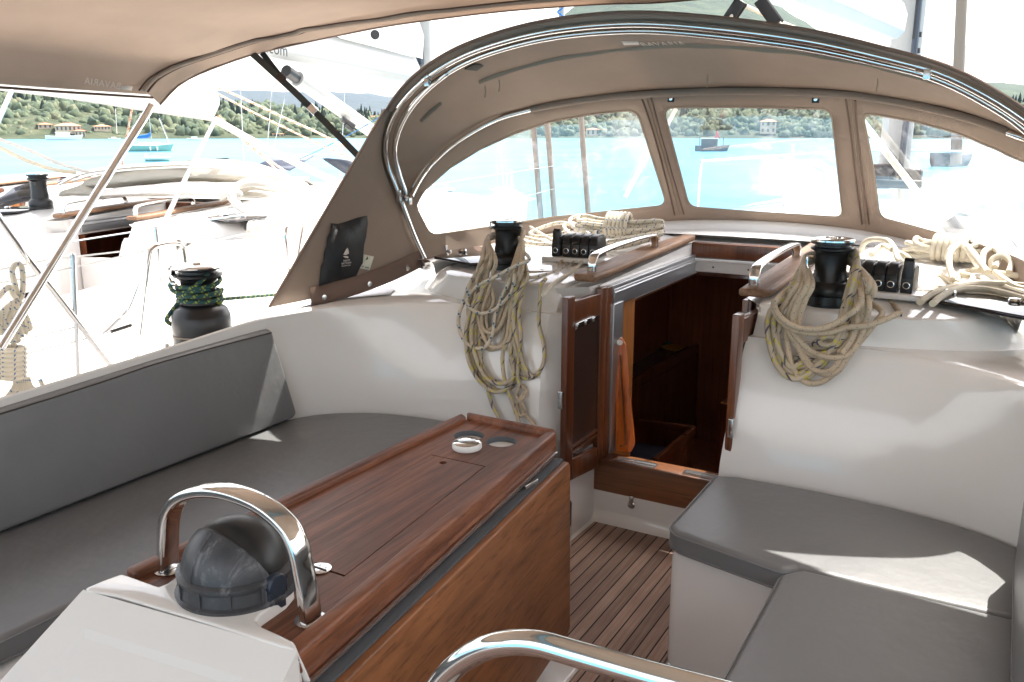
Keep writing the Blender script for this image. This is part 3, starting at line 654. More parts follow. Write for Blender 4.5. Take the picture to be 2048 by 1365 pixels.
# folded leaf on starboard side, with gasket and hinge line
a, b = tb(1, .992), tb(1, .0); out = Vector((.035, 0, 0))
def leafpt(p, z, t): return Vector((p.x+t+(.70-z)*.045, p.y, z))
mb = MB(); q = []
prof = [(b, .64), (a, .64)]
pts = [leafpt(b, .10, .042), leafpt(b, .655, .042), leafpt(a, .655, .042)+Vector((0, -.012, 0)), leafpt(a, .64, .042), leafpt(a, .12, .042)-Vector((0, .03, 0)), leafpt(a, .10, .042)-Vector((0, .05, 0))]
ins = [p-Vector((.022, 0, 0)) for p in pts]; n_ = len(pts)
mb.add(pts+ins, [tuple(range(n_)), tuple(range(n_, 2*n_))[::-1]]+[(i, (i+1) % n_, n_+(i+1) % n_, n_+i) for i in range(n_)])
obj('side_leaf', mb, M['leaf'], table, bev=.005)
obj('gasket', MB().beam(b+Vector((.012, 0, .650)), a+Vector((.010, -.01, .650)), .026, .02), M['grey_rub'], table)
obj('hinge_strip', MB().beam(b+Vector((.006, 0, .676)), a+Vector((.002, -.01, .676)), .006, .008), M['chrome_b'], table)
for t in (.80,):
    p = b.lerp(a, t)+Vector((.02, 0, .672)); mb = MB().box(p, (.006, .06, .012), rz=math.atan2(a.x-b.x, b.y-a.y)*-1); obj('hinge', mb, M['chrome_b'], table, bev=.002)
# round hinge of the lid
for (px, py, s) in ((640, 1138, 1), (535, 1100, 1)):
    p = Z(px, py, .7295); hg = obj('lid_hinge', MB().lathe(p, [(.0, 0), (.024, 0), (.024, .0015), (0, .002)], 28), M['chrome'], table)
    mb = MB()
    for k in range(4): mb.lathe(p+Vector((.012*math.cos(k*1.57+.7), .012*math.sin(k*1.57+.7), .0018)), [(.0, 0), (.0028, 0), (.0, .001)], 8)
    obj('hinge_pin', mb.beam(p+Vector((-.02, 0, .003)), p+Vector((.02, .0, .003)), .004, .003), M['chrome_b'], hg)
# cap lying on the table
p = Z(934, 897, .729); cap = obj('ring_holder', MB().lathe(p, [(.041, 0), (.043, .003), (.043, .015), (.041, .018)], 36), M['white'], origin=p); tag(cap, 'white rimmed round chrome cap lying beside the cup holes on the teak table', 'ring')
obj('cap_disc', MB().lathe(p, [(.0395, .012), (.040, .020), (.036, .023), (.02, .0245), (0, .025)], 36), M['chrome'], cap)
obj('pull_ridge', MB().box(p+Vector((0, 0, .0255)), (.05, .004, .004), rz=.5), M['chrome_b'], cap)

# ================================================================== COMPASS CONSOLE
con = thing('compass_console', 'white moulded console at the aft end of the wooden table', 'console', (-1.25, .95, 0))
zc = .752
pin = [(245, 1146), (262, 1152), (318, 1172), (333, 1166), (352, 1152), (365, 1148), (560, 1118), (581, 1140), (585, 1175), (568, 1195), (520, 1228), (510, 1240), (524, 1252), (560, 1268), (587, 1282), (594, 1300), (560, 1292), (380, 1236), (235, 1192), (172, 1182), (168, 1176), (205, 1160)]
P = [Z(x, y, zc) for x, y in pin]; ridge = P[15:20]
body = MB(); lowr = []
cc = sum(P, Vector())/len(P)
n_ = len(P)
top_ = [p.copy() for p in P]; mid = [p+(p-cc).normalized()*.006-Vector((0, 0, .003)) for p in P]; mid2 = [p+(p-cc).normalized()*.011-Vector((0, 0, .009)) for p in P]
bot = []
for i, p in enumerate(P):
    q = p.copy(); q.z = .64
    if 14 <= i <= 20: q = p+Vector((0, .03, -.10))
    bot.append(q+(p-cc).normalized()*.012)
body.loft([[q for q in top_], bot], True); body.f.append(tuple(range(n_))); body.uv.append(None)
obj('console_top', body, M['gel'], con, bev=.007, seg=3, ang=40)
# sloping aft face with recessed instrument panel
rl, rr_ = Z(166, 1180, zc-.003), Z(595, 1302, zc-.003)
fl_, fr2 = rl+Vector((-.06, -.34, -.24)), rr_+Vector((.05, -.34, -.24))
mb = MB().add([rl, rr_, fr2, fl_], [(0, 1, 2, 3)])
def fc(u, v, d=0): p = rl.lerp(rr_, u).lerp(fl_.lerp(fr2, u), v); return p+Vector((0, -.577*d, .816*d))
mb = MB()
def ringp(u0, u1, v0, v1, d): return [fc(u0, v0, d), fc(u1, v0, d), fc(u1, v1, d), fc(u0, v1, d)]
mb.loft([ringp(0, 1, 0, 1, 0)+[fc(0, 0)], ringp(.14, .86, .16, .9, .0)+[fc(.14, .16)], ringp(.17, .83, .2, .88, -.003)+[fc(.17, .2, -.003)], ringp(.24, .76, .36, .85, -.003)+[fc(.24, .36, -.003)], ringp(.27, .73, .42, .82, -.007)+[fc(.27, .42, -.007)]])
mb.add(ringp(.27, .73, .42, .82, -.007), [(0, 1, 2, 3)])
obj('instrument_panel', mb, M['gel'], con, ang=8)
mb = MB(); mb.add([rl, fl_, fl_+Vector((.0, 0, -.5)), rl+Vector((0, .0, -.74)), ], [(0, 1, 2, 3)]); mb.add([rr_, fr2, fr2+Vector((0, 0, -.5)), rr_+Vector((0, 0, -.74))], [(0, 1, 2, 3)]); mb.add([fl_, fr2, fr2+Vector((0, 0, -.5)), fl_+Vector((0, 0, -.5))], [(0, 1, 2, 3)])
aL, aR = Z(240, 1150, .74), Z(585, 1220, .70)
mb.add([rl, rl+Vector((0, 0, -.74)), Vector((-1.43, 1.18, 0)), Vector((-1.43, 1.18, .69)), Vector((aL.x, aL.y, .73))], [(0, 1, 2, 3, 4)])
mb.add([rr_-Vector((0, 0, .02)), rr_+Vector((0, 0, -.74)), Vector((-1.06, 1.12, 0)), Vector((-1.06, 1.12, .62))], [(0, 1, 2, 3)])
obj('console_body', mb, M['gel'], con)
# compass
cp = Z(458, 1178, zc); cp = Vector((-1.243, 1.085, zc)); cmp_ = thing('compass', 'black domed steering compass with its chalky hood closed, under the steel arch', 'compass', cp)
rr2 = .1
cb_ = MB().lathe(cp, [(.118, 0), (.119, .006), (.112, .010), (.110, .034), (.113, .037), (.114, .046), (.108, .051), (.1, .053)], 56)
mb = cb_
for k in range(12):
    a_ = k/12*2*math.pi+.17; mb.box(cp+Vector((.112*math.cos(a_), .112*math.sin(a_), .025)), (.006, .004, .030), rz=a_)
obj('compass_base', cb_, M['dome'], cmp_)
ax = Vector((-.86, .35, .30)).normalized()                       # sliding hood turns about this pin axis
def dome(r_, t0, t1, nm, mt, ax_, lift=.040):
    # sector of a sphere swept about a horizontal pin axis
    e1 = Vector((ax_.x, ax_.y, 0)).normalized(); e2 = Vector((0, 0, 1)).cross(e1); e3 = Vector((0, 0, 1)); rows = []
    for i in range(25):
        t = t0+(t1-t0)*i/24; d = e2*math.cos(t)+e3*math.sin(t); row = []
        for j in range(33):
            f = math.pi*j/32; row.append(cp+Vector((0, 0, lift))+(e1*math.cos(f)+d*math.sin(f))*r_)
        rows.append(row)
    return obj(nm, MB().loft(rows), mt, cmp_, solid=.003, ang=60)
pinax = Vector((.95, .31, 0))
dome(.1000, R(0), R(128), 'hood_back', M['dome_k'], Vector((1, -.08, 0)))
h2 = dome(.104, R(-3), R(64), 'hood_front', M['dome'], Vector((-1, .08, 0)))
e1 = Vector((1, -.08, 0)).normalized(); e2 = Vector((0, 0, 1)).cross(e1)
mb = MB(); cz = cp+Vector((0, 0, .040))
mb.tube([cz+(Vector((0, 0, 1))*math.sin(t)+(-e2)*math.cos(t)).normalized()*.1055 for t in [R(a_) for a_ in range(0, 61, 6)]], .0035, 6)
obj('hood_seam', mb, M['dome'], cmp_)
mb = MB(); cpin = cz+e1*.108; mb.lathe(cpin-Vector((0, 0, .004)), [(0, .012), (.021, .012), (.022, .006), (.022, -.004), (0, -.004)], 24, e1); mb.box(cpin+Vector((0, 0, -.035)), (.012, .040, .045), rz=math.atan2(e1.y, e1.x))
obj('hood_pivot', mb, M['grey_plastic'], cmp_, bev=.002)
# steel arch over the compass
hp = [(338, 1140), (336, 1085), (340, 1035), (355, 1003), (385, 985), (430, 980), (480, 990), (530, 1013), (573, 1050), (595, 1090), (606, 1140), (616, 1190), (622, 1240)]
P = [PL(x, y, 1.085, 0) for x, y in hp]; P[0].z = .735; P[-1].z = .73
ar = thing('grab_arch', 'polished steel grab arch over the black compass', 'handle', (-1.25, 1.085, .74))
obj('arch_bar', MB().tube(P, (.0115, .0235, .55), 20, flat=(0, 1, 0)), M['chrome'], ar)
for p in (P[0], P[-1]): obj('foot_plate', MB().lathe((p.x, p.y, .729), [(.03, 0), (.031, .003), (.026, .004), (0, .004)], 24), M['chrome_b'], ar)
# bright tube of the helm guard in the foreground
hp = [(840, 1440), (866, 1388), (905, 1338), (955, 1303), (1010, 1287), (1075, 1287), (1160, 1310), (1300, 1350), (1500, 1404), (1700, 1460), (1850, 1505)]
P = [PL(x, y, .80, 0) for x, y in hp]
g = obj('helm_guard_rail', MB().tube([P[0]+Vector((-.02, 0, -.9)), P[0]+Vector((-.015, 0, -.3))]+P+[P[-1]+Vector((.02, 0, -.3)), P[-1]+Vector((.02, 0, -.9))], .0152, 24, sub=10), M['chrome'], origin=(P[0].x, P[0].y, 0))
tag(g, 'thick polished steel tube curving across the bottom edge in the foreground', 'rail')

# ================================================================== WINCHES AND CLUTCHES
def winch(loc, k, label, h=.212, rb=.088, lean=0):
    t = thing('winch', label, 'winch', loc)
    c = Vector(loc); S = lambda pr: [(r_*k, z*k) for r_, z in pr]
    obj('base', MB().lathe(c, S([(rb+.006, 0), (rb+.006, .005), (rb, .006), (rb, .034), (rb-.003, .036)]), 48), M['black_m'], t)
    obj('drum', MB().lathe(c, S([(rb-.004, .036), (rb-.002, .040), (rb-.002, .060), (rb-.008, .070), (rb-.022, .080), (.054, .098), (.0505, .115), (.0505, h-.055), (.053, h-.046), (.061, h-.040)]), 48), M['black_m'], t)
    obj('self_tailing_jaw', MB().lathe(c, S([(.058, h-.041), (.068, h-.037), (.069, h-.030), (.055, h-.026), (.055, h-.021), (.069, h-.017), (.069, h-.009), (.066, h-.006)]), 48), M['black'], t)
    cap = obj('cap', MB().lathe(c, S([(.066, h-.012), (.0705, h-.008), (.0705, h-.003), (.066, h-.001), (.062, h), (.035, h+.002), (.030, h+.001), (.028, h-.001), (.016, h-.001), (.014, h+.004), (.011, h+.004), (.010, h-.008), (0, h-.008)]), 48), M['chrome'], t)
    a_ = R(200); p = c+Vector((.066*math.cos(a_), .066*math.sin(a_), h-.012))*k-c*(k-1) if k != 1 else c+Vector((.066*math.cos(a_), .066*math.sin(a_), h-.012))
    mb = MB().tube([p+Vector((.01, .004, .006)), p+Vector((-.006, 0, .004)), p+Vector((-.009, 0, -.02)), p+Vector((-.004, 0, -.034))], .004, 8)
    obj('feeder_arm', mb, M['chrome'], t); return t
wl = Z(1014, 541, 1.035); wl = Vector((wl.x, wl.y, 1.035))
w1 = winch(tuple(wl), 1.0, 'black cabin-top winch on the port pod, draped with blue-flecked coils', h=.222, rb=.076)
wr = Z(1655, 608, 1.035); wr = Vector((wr.x, wr.y, 1.035))
w2 = winch(tuple(wr), 1.04, 'black cabin-top winch on the starboard pod, draped with yellow-flecked coils', h=.222, rb=.080)
wp = X(408, 697, -2.70)
obj('winch_pod', MB().lathe((wp.x, wp.y, .58), [(.17, 0), (.16, .05), (.145, wp.z-.60), (.135, wp.z-.585), (0, wp.z-.582)], 40), M['gel'], yacht)
w3 = winch(tuple(wp), 1.0, 'large black sheet winch on the port coaming wrapped with green rope', h=.27, rb=.118)
# reshape the big sheet winch: tall lower drum
for ch in children(w3): bpy.data.objects.remove(ch)
c = wp
K = 1.2
lz = lambda pr: [(r_, z*K) for r_, z in pr]
obj('base', MB().lathe(c, lz([(.128, 0), (.128, .006), (.112, .008), (.112, .05)]), 56), M['black_m'], w3)
obj('base_band', MB().lathe(c, lz([(.113, .05), (.114, .052), (.113, .054)]), 56), M['seam_l'], w3)
obj('drum', MB().lathe(c, lz([(.111, .054), (.112, .056), (.110, .112), (.107, .116), (.100, .132), (.080, .146), (.069, .152), (.064, .170), (.064, .208), (.070, .228), (.080, .236)]), 56), M['black_m'], w3)
obj('self_tailing_jaw', MB().lathe(c, lz([(.076, .236), (.092, .240), (.093, .246), (.070, .250), (.070, .258), (.090, .263), (.091, .268)]), 56), M['black'], w3)
obj('cap', MB().lathe(c, lz([(.091, .268), (.093, .272), (.086, .277), (.045, .280), (.04, .278), (.025, .279), (.02, .284), (.014, .284), (.012, .27), (0, .27)]), 56), M['chrome'], w3)
a_ = R(215); p = c+Vector((.093*math.cos(a_), .093*math.sin(a_), .262*K))
mb = MB().tube([p+Vector((.02, .01, .01)), p+Vector((-.012, -.005, .006)), p+Vector((-.014, -.006, -.035)), p+Vector((.01, -.01, -.058)), p+Vector((.045, -.025, -.052))], .006, 8); mb.box(p+Vector((-.006, -.004, -.012)), (.03, .02, .022))
obj('feeder_arm', mb, M['chrome'], w3)

def clutch(loc, rz, n, label, wid=.042, extra=-1):
    """bank of line clutches facing aft; each body a part with its lever"""
    c = Vector(loc); t = thing('rope_clutch', label, 'rope clutch', loc); q = Matrix.Rotation(rz, 3, 'Z'); W = lambda x, y, z: c+q @ Vector((x, y, z))
    pl = MB(); tot = n*wid
    pl.box(c+Vector((0, .0, -.012)), (tot+.10, .17, .022), rz); obj('mounting_pad', pl, M['gel'], t, bev=.007)
    for i in range(n):
        x = (i-(n-1)/2)*wid; sep = .008*(1 if extra < 0 else -1) if i == (0 if extra < 0 else n-1) else 0
        x -= sep*1.2
        prof = [(-.065, 0), (-.067, .045), (-.060, .070), (-.048, .086), (-.030, .092), (.02, .092), (.055, .080), (.066, .05), (.066, 0)]
        w2_ = wid*.475; a = [W(x-w2_, y, z) for y, z in prof]; b = [W(x+w2_, y, z) for y, z in prof]; m_ = len(a)
        mb = MB().add(a+b, [tuple(range(m_)), tuple(range(m_, 2*m_))[::-1]]+[(k, (k+1) % m_, m_+(k+1) % m_, m_+k) for k in range(m_)])
        body = obj('clutch_body', mb, M['black'], t, bev=.003)
        lv = MB(); pr = [(-.072, .060), (-.058, .082), (-.035, .097), (.0, .100), (.045, .094), (.045, .088), (0, .0915), (-.030, .0885), (-.05, .074), (-.062, .056)]
        if (i == 0 and extra < 0) or (i == n-1 and extra > 0): pr = [(-.066, .050), (-.062, .112), (-.050, .122), (-.036, .118), (-.030, .09), (-.04, .07)]
        a = [W(x-w2_*.82, y, z) for y, z in pr]; b = [W(x+w2_*.82, y, z) for y, z in pr]; m_ = len(a)
        lv.add(a+b, [tuple(range(m_)), tuple(range(m_, 2*m_))[::-1]]+[(k, (k+1) % m_, m_+(k+1) % m_, m_+k) for k in range(m_)])
        obj('lever', lv, M['black'], body, bev=.002)
        rg = MB(); ctr_ = W(x, -.0675, .028); d_ = q @ Vector((0, -1, 0))
        rg.lathe(ctr_, [(.0115, 0), (.0125, .003), (.0095, .004), (.008, 0)], 20, d_, caps=False); obj('line_inlet', rg, M['chrome_b'], body)
    return t
cl = Z(1160, 512, 1.085); cl.z = 1.085
clutch(tuple(cl), .10, 5, 'black bank of rope clutches beside the port winch, thin lines leading aft from it', .041, -1)
cr_ = Z(1762, 577, 1.08); cr_.z = 1.08
clutch(tuple(cr_), -.05, 5, 'black bank of rope clutches just right of the starboard winch', .041, 1)

# ================================================================== ROPES
def rope(paths, r, m, label, name='rope', cat='rope', group=None, sub=8, part=None):
    mb = MB()
    for p in paths: mb.tube(p, r, 10, sub=sub)
    o = obj(name, mb, m, origin=paths[0][0], ang=80); tag(o, label, cat, group); return o
def twin(ps, k=1, seed=1, dx=5.5, dy=4):
    # the coil's neighbouring turns: the same sweep, a rope's width over
    rnd = random.Random(seed); out = list(ps)
    for p in ps:
        for q in range(k):
            sx_, sy_ = rnd.choice((-1, 1))*dx*(1+.3*q), rnd.uniform(-dy, dy*2)
            out.append([(x[0]+sx_+rnd.uniform(-1.5, 1.5), x[1]+(sy_ if 0 < i < len(p)-1 else 0)+rnd.uniform(-2, 2), (x[2] if len(x) > 2 else 0)-.004) for i, x in enumerate(p)])
    return out
def hang(pts, lay, s=1, y0=2.845, k=.27, w_=None):    # points on the leaning bulkhead, lay = how far off it
    out = []
    for q in pts:
        px, py = q[:2]; p = PL(px, py, y0-lay-(q[2] if len(q) > 2 else 0), k, .47)
        out.append(p)
    for c_ in ((wl, wr)):      # ends lead in behind the winch drum
        if abs(out[0].x-c_.x) < .5 and out[0].z > c_.z+.03: sg = 1 if out[0].x*c_.y/out[0].y > c_.x else -1; out[0] = Vector((c_.x+sg*.085, c_.y-.02, out[0].z)); out.insert(0, Vector((c_.x+sg*.045, c_.y+.065, out[0].z+.012))); out.insert(0, Vector((c_.x, c_.y+.078, out[0].z)))
        if abs(out[-1].x-c_.x) < .5 and out[-1].z > c_.z+.03: sg = 1 if out[-1].x*c_.y/out[-1].y > c_.x else -1; out[-1] = Vector((c_.x+sg*.085, c_.y-.02, out[-1].z)); out.append(Vector((c_.x+sg*.045, c_.y+.065, out[-1].z+.012))); out.append(Vector((c_.x, c_.y+.078, out[-1].z)))
    return out
def cr3(l): return [(880+x/3.032, 420+y/3.032, *r_) for x, y, *r_ in l]
def ontop(pts):   # start points above the pod: z given explicitly
    return [Z(x, y, z) for x, y, z in pts]
# coils on the port winch (traced loops, stacked in layers off the face)
b1 = hang(cr3([(600, 300, -.07), (540, 300, .02), (450, 345, .03), (340, 405), (240, 455), (185, 505), (163, 550), (190, 600), (255, 628), (330, 605), (400, 545), (440, 480), (455, 400), (475, 330)]), .062)
b2 = hang(cr3([(240, 370, 0), (190, 430), (150, 540), (115, 640), (117, 720), (150, 795), (215, 838), (280, 825), (322, 740), (335, 640), (380, 520), (430, 420), (480, 350)]), .05)
rope([b1, b2], .0078, M['r_blue'], 'cream rope with blue flecks looped over the port cabin-top winch')
g1 = [[(345, 225, .03), (290, 270, .03), (255, 350), (235, 460), (200, 560), (205, 660), (245, 745), (310, 765), (370, 700), (400, 580), (430, 450), (470, 330), (520, 230, .03)],
      [(360, 230, .03), (310, 290, .03), (290, 380), (270, 480), (235, 580), (230, 690), (280, 735), (340, 690), (375, 600), (415, 470), (460, 340), (510, 220, .03)],
      [(340, 235, .03), (270, 320), (225, 430), (215, 560), (240, 700), (290, 810), (350, 835), (400, 790), (425, 650), (450, 500), (500, 350), (545, 240, .03)],
      [(330, 245, .03), (262, 300), (245, 400), (285, 470), (300, 560), (255, 640), (262, 720)]]
rope([hang(cr3(p), .02+.012*(i % 3)) for i, p in enumerate(twin(g1, 1, 3, 26, 12))], .0083, M['r_beige'], 'worn beige rope coils hanging innermost on the port cabin-top winch')
y1 = [[(590, 340, .02), (530, 400), (480, 520), (460, 640), (445, 760), (430, 870), (440, 950), (480, 1010), (545, 1022), (600, 985), (632, 900), (625, 800), (600, 690), (605, 560), (612, 460, -.02), (640, 420, -.09)],
      [(560, 300, .03), (480, 420), (430, 560), (425, 700), (450, 800), (470, 880), (500, 960), (545, 1020)],
      [(300, 420), (210, 560), (160, 720), (165, 880), (205, 990), (270, 1070), (340, 1105), (410, 1080), (445, 1000), (440, 900)],
      [(260, 480), (205, 640), (190, 780), (225, 920), (280, 1020), (350, 1055), (420, 1040), (455, 1000)],
      [(280, 560), (240, 700), (245, 860), (260, 980), (290, 1090), (315, 1180), (350, 1250), (375, 1330), (390, 1400)],
      [(520, 330, .03), (470, 480), (440, 620), (430, 760), (385, 850), (380, 950), (400, 1060), (440, 1170), (475, 1275), (500, 1370)],
      [(560, 360, .02), (500, 500), (480, 640), (490, 760), (480, 900), (470, 1000), (485, 1080)]]
rope([hang(cr3(p), .03+.010*(i % 4)) for i, p in enumerate(y1+twin(y1[1:4], 1, 5, 24, 14)[3:])], .0082, M['r_yel'], 'cream rope with yellow flecks hanging in long loops down the port bulkhead')
kn = [[(480, 1060), (500, 1075, .01), (520, 1100), (505, 1140, .015), (470, 1170), (475, 1225), (490, 1250, .01), (515, 1230), (500, 1180, .015), (465, 1130), (475, 1085, .012), (510, 1075), (515, 1110), (490, 1150, .02), (495, 1200), (520, 1250), (560, 1290), (610, 1370)]]
rope([hang(cr3(p), .03) for p in kn], .0078, M['r_beige'], 'knotted beige rope tail hanging just left of the companionway door')
# starboard coils
def cr4(l): return [(1500+x/3.9, 450+y/3.9, *r_) for x, y, *r_ in l]
s1 = [[(835, 290, .03), (790, 420), (750, 560), (720, 700), (690, 830), (600, 940), (470, 970), (350, 1040), (280, 1060), (210, 960), (165, 830), (150, 700), (200, 620), (320, 480), (470, 350, .02)],
      [(850, 300, .03), (830, 450), (800, 600), (770, 740), (700, 900), (560, 1040), (430, 1100), (320, 1090), (240, 1000), (200, 860), (190, 720), (250, 600), (380, 450), (490, 340, .02)],
      [(845, 295, .03), (810, 440), (770, 600), (730, 760), (640, 960), (500, 1120), (380, 1200), (270, 1170), (190, 1060), (145, 900), (135, 760), (170, 660)],
      [(640, 880), (560, 890), (500, 930), (560, 960), (660, 930), (740, 850)],
      [(860, 330, .03), (800, 520), (750, 680), (700, 860), (600, 1020), (460, 1130), (350, 1160), (260, 1090), (220, 960), (225, 820), (270, 700)]]
rope([hang(cr4(p), .016+.012*(i % 3), y0=2.83, k=.30) for i, p in enumerate(twin(s1, 1, 7, 34, 26))], .0098, M['r_yel'], 'cream rope with yellow flecks hanging in loops from the starboard cabin-top winch')
s2 = [[(480, 330, .02), (420, 450, .03), (350, 600, .03), (300, 740), (290, 840), (300, 960), (330, 1100), (390, 1200), (480, 1240), (590, 1210), (700, 1110), (800, 980), (900, 860), (980, 760), (1030, 690, .0), (990, 640, -.04), (920, 570, -.06)],
      [(500, 320, .02), (450, 440, .03), (400, 560, .03), (350, 720), (350, 860), (400, 1010), (470, 1110), (560, 1150), (650, 1120), (730, 1000), (800, 860), (850, 700), (900, 560), (930, 450, .02), (870, 370, .02)],
      [(930, 540, .04), (840, 630, .04), (740, 720, .04), (620, 790, .04), (480, 815, .04), (340, 790, .04), (240, 720, .04), (195, 640, .03), (230, 560, .02), (320, 490, .0)],
      [(1160, 690, .0), (1050, 740, .02), (900, 790, .035), (760, 800, .04), (620, 840, .04), (460, 845, .04), (320, 810, .04), (230, 740, .035), (185, 660, .03), (185, 600, .02)],
      [(900, 420, .03), (890, 600, .02), (870, 760), (820, 900), (740, 1010), (620, 1040), (480, 1010), (380, 940), (310, 850), (290, 740), (340, 600, .02), (410, 480, .02), (470, 380, .02)],
      [(880, 400, .03), (870, 560, .02), (850, 700), (800, 880), (720, 1000)],
      [(455, 350, .02), (385, 440, .03), (310, 560, .03), (260, 640, .02), (230, 700)]]
rope([hang(cr4(p), .035+.012*(i % 3), y0=2.83, k=.30) for i, p in enumerate(s2+twin([s2[1], s2[4], s2[5]], 1, 9, 34, 24)[3:])], .0098, M['r_beige'], 'worn beige rope with dark specks looped widest on the starboard cabin-top winch')
# lines from the clutches
def onroof(l, z=1.045): return [Z(q[0], q[1], (q[2] if len(q) > 2 else z)) for q in l]
c1 = onroof([(1178, 499, 1.11), (1172, 512, 1.09), (1150, 540, 1.05), (1110, 565, 1.045), (1095, 580, 1.043), (1086, 590, 1.035)])
rope([c1], .0078, M['r_white'], 'white line leading from the outer port clutch over the pod edge towards the coils')
c2 = [onroof([(1160, 500, 1.11), (1150, 520, 1.075), (1132, 540, 1.046), (1090, 550), (1060, 556), (1040, 552)]), onroof([(1146, 502, 1.11), (1138, 520, 1.07), (1120, 542, 1.046), (1080, 545), (1050, 545)])]
rope(c2, .0072, M['r_blue'], 'pair of blue-flecked lines leading from the port clutches to the winch')
c3 = onroof([(1130, 500, 1.11), (1124, 522, 1.07), (1108, 538, 1.046), (1082, 542)]); rope([c3], .0072, M['r_beige'], 'short beige line leading from the inner port clutch to the winch')
c4 = onroof([(1762, 553, 1.11), (1766, 580, 1.06), (1775, 598, 1.045), (1798, 622, 1.045), (1799, 632, 1.035)]); rope([c4], .0085, M['r_beige'], 'beige line leading from the starboard clutches over the pod edge')
# loose bundles on the cabin top
def cluster(cpx, cpy, z, rx, ry, rz_, n, r, m, label, seed, lift=0, loops=True, wrap=True, rot=0):
    rnd = random.Random(seed); c = Z(cpx, cpy, z); ps = []
    cr, sr = math.cos(rot), math.sin(rot)
    for i in range(n):
        a0 = rnd.uniform(0, .5); ph = rnd.uniform(0, 6.28); sx_ = rx*rnd.uniform(.72, 1.05); sy_ = ry*rnd.uniform(.55, 1.1); h0 = lift+rz_*(i/n); pts = []
        for k in range(14):
            t = 2*math.pi*k/14+a0; e = .55
            x = sx_*math.copysign(abs(math.cos(t))**.8, math.cos(t)); y = sy_*math.copysign(abs(math.sin(t))**.8, math.sin(t))
            zz = r+h0+rnd.uniform(-.004, .006)+.012*math.sin(2*t+ph)
            pts.append(c+Vector((x*cr-y*sr, x*sr+y*cr, max(r, zz))))
        ps.append((pts, True))
    if wrap:
        for k in range(6):
            o_ = -.25*rx+k*2.0*r; pts = []
            for j in range(10):
                t = 2*math.pi*j/10; y = (ry*1.12)*math.cos(t); zz = (rz_*.62+r*1.6)*math.sin(t)+rz_*.55+r+lift
                pts.append(c+Vector((o_*cr-y*sr, o_*sr+y*cr, max(r, zz))))
            ps.append((pts, True))
    mb = MB()
    for p, cl_ in ps: mb.tube(p, r, 8, closed=cl_, sub=5)
    return c, mb
c, mb = cluster(1235, 452, 1.09, .21, .055, .085, 11, .0098, None, '', 3, rot=.12)
cn = Y(1238, 478, 4.0); dlt = cn-c
mb.v = [v_+dlt for v_ in mb.v]; c = cn; ZZ = Z
Z = lambda x_, y_, z_: Y(x_, y_, 3.74+(500-y_)*.005)
# bights spilling forward-left from the bundle
for pl_ in ([(1150, 452, 1.14), (1120, 446, 1.13), (1085, 455, 1.12), (1060, 468, 1.10), (1090, 474, 1.09), (1140, 462, 1.11)],
            [(1200, 450, 1.15), (1165, 432, 1.17), (1140, 440, 1.16), (1155, 460, 1.12), (1195, 465, 1.12)],
            [(1180, 470, 1.11), (1150, 448, 1.16), (1128, 452, 1.14), (1140, 470, 1.10)],
            [(1060, 455, 1.14), (1085, 470, 1.12), (1110, 484, 1.13)], [(1050, 475, 1.10), (1080, 482, 1.10), (1110, 492, 1.12)],
            [(1045, 492, 1.08), (1090, 498, 1.08), (1110, 500, 1.08)], [(1040, 482, 1.08), (1070, 488, 1.08), (1105, 488, 1.09)],
            [(1210, 492, 1.08), (1260, 482, 1.08), (1310, 472, 1.08), (1325, 464, 1.09), (1290, 470, 1.08), (1230, 480, 1.08)],
            [(1212, 500, 1.08), (1255, 492, 1.08), (1300, 480, 1.08)], [(1215, 484, 1.09), (1270, 476, 1.09), (1315, 468, 1.09)]):
    mb.tube([Z(*q) for q in pl_], .0095, 8, sub=6)
Z = ZZ
o = obj('rope_bundle', mb, M['r_whiteblue'], origin=c); tag(o, 'white rope with blue tracer coiled in a bundle behind the port clutches', 'rope')
c, mb = cluster(1890, 520, 1.10, .16, .055, .06, 8, .0115, None, '', 11, rot=-.12)
for pl_ in ([(1895, 520, 1.12), (1900, 500, 1.16), (1925, 487, 1.18), (1950, 510, 1.16), (1975, 545, 1.12)], [(1905, 560, 1.09), (1898, 520, 1.14), (1908, 495, 1.17), (1930, 495, 1.17), (1960, 540, 1.12)],
            [(1965, 530, 1.12), (1968, 505, 1.16), (1985, 497, 1.17), (2000, 508, 1.16), (1990, 535, 1.12)], [(1985, 545, 1.10), (1983, 522, 1.14), (2003, 512, 1.16), (2022, 525, 1.14), (2018, 545, 1.11)],
            [(1912, 560, 1.085), (1925, 545, 1.09), (1960, 541, 1.10), (2010, 548, 1.10), (2060, 556, 1.10)], [(1910, 562, 1.085), (1935, 570, 1.08), (1945, 555, 1.09), (1920, 548, 1.10)],
            [(1818, 582, 1.07), (1850, 565, 1.07), (1878, 553, 1.075), (1905, 565, 1.075), (1930, 575, 1.075), (1990, 570, 1.08), (2060, 590, 1.08)], [(1840, 605, 1.075), (1862, 590, 1.08), (1900, 575, 1.085), (1960, 566, 1.09), (2060, 572, 1.09)],
            [(1865, 608, 1.08), (1885, 592, 1.08), (1920, 578, 1.085), (1980, 580, 1.085), (2060, 600, 1.085)], [(1990, 545, 1.11), (2010, 560, 1.10), (2035, 575, 1.09), (2060, 580, 1.09)]):
    mb.tube([Z(*q) for q in pl_], .0115, 8, sub=6)
o = obj('rope_bundle', mb, M['r_white'], origin=c); tag(o, 'plain white rope heaped beside the starboard deck hatch', 'rope')
mb = MB(); 
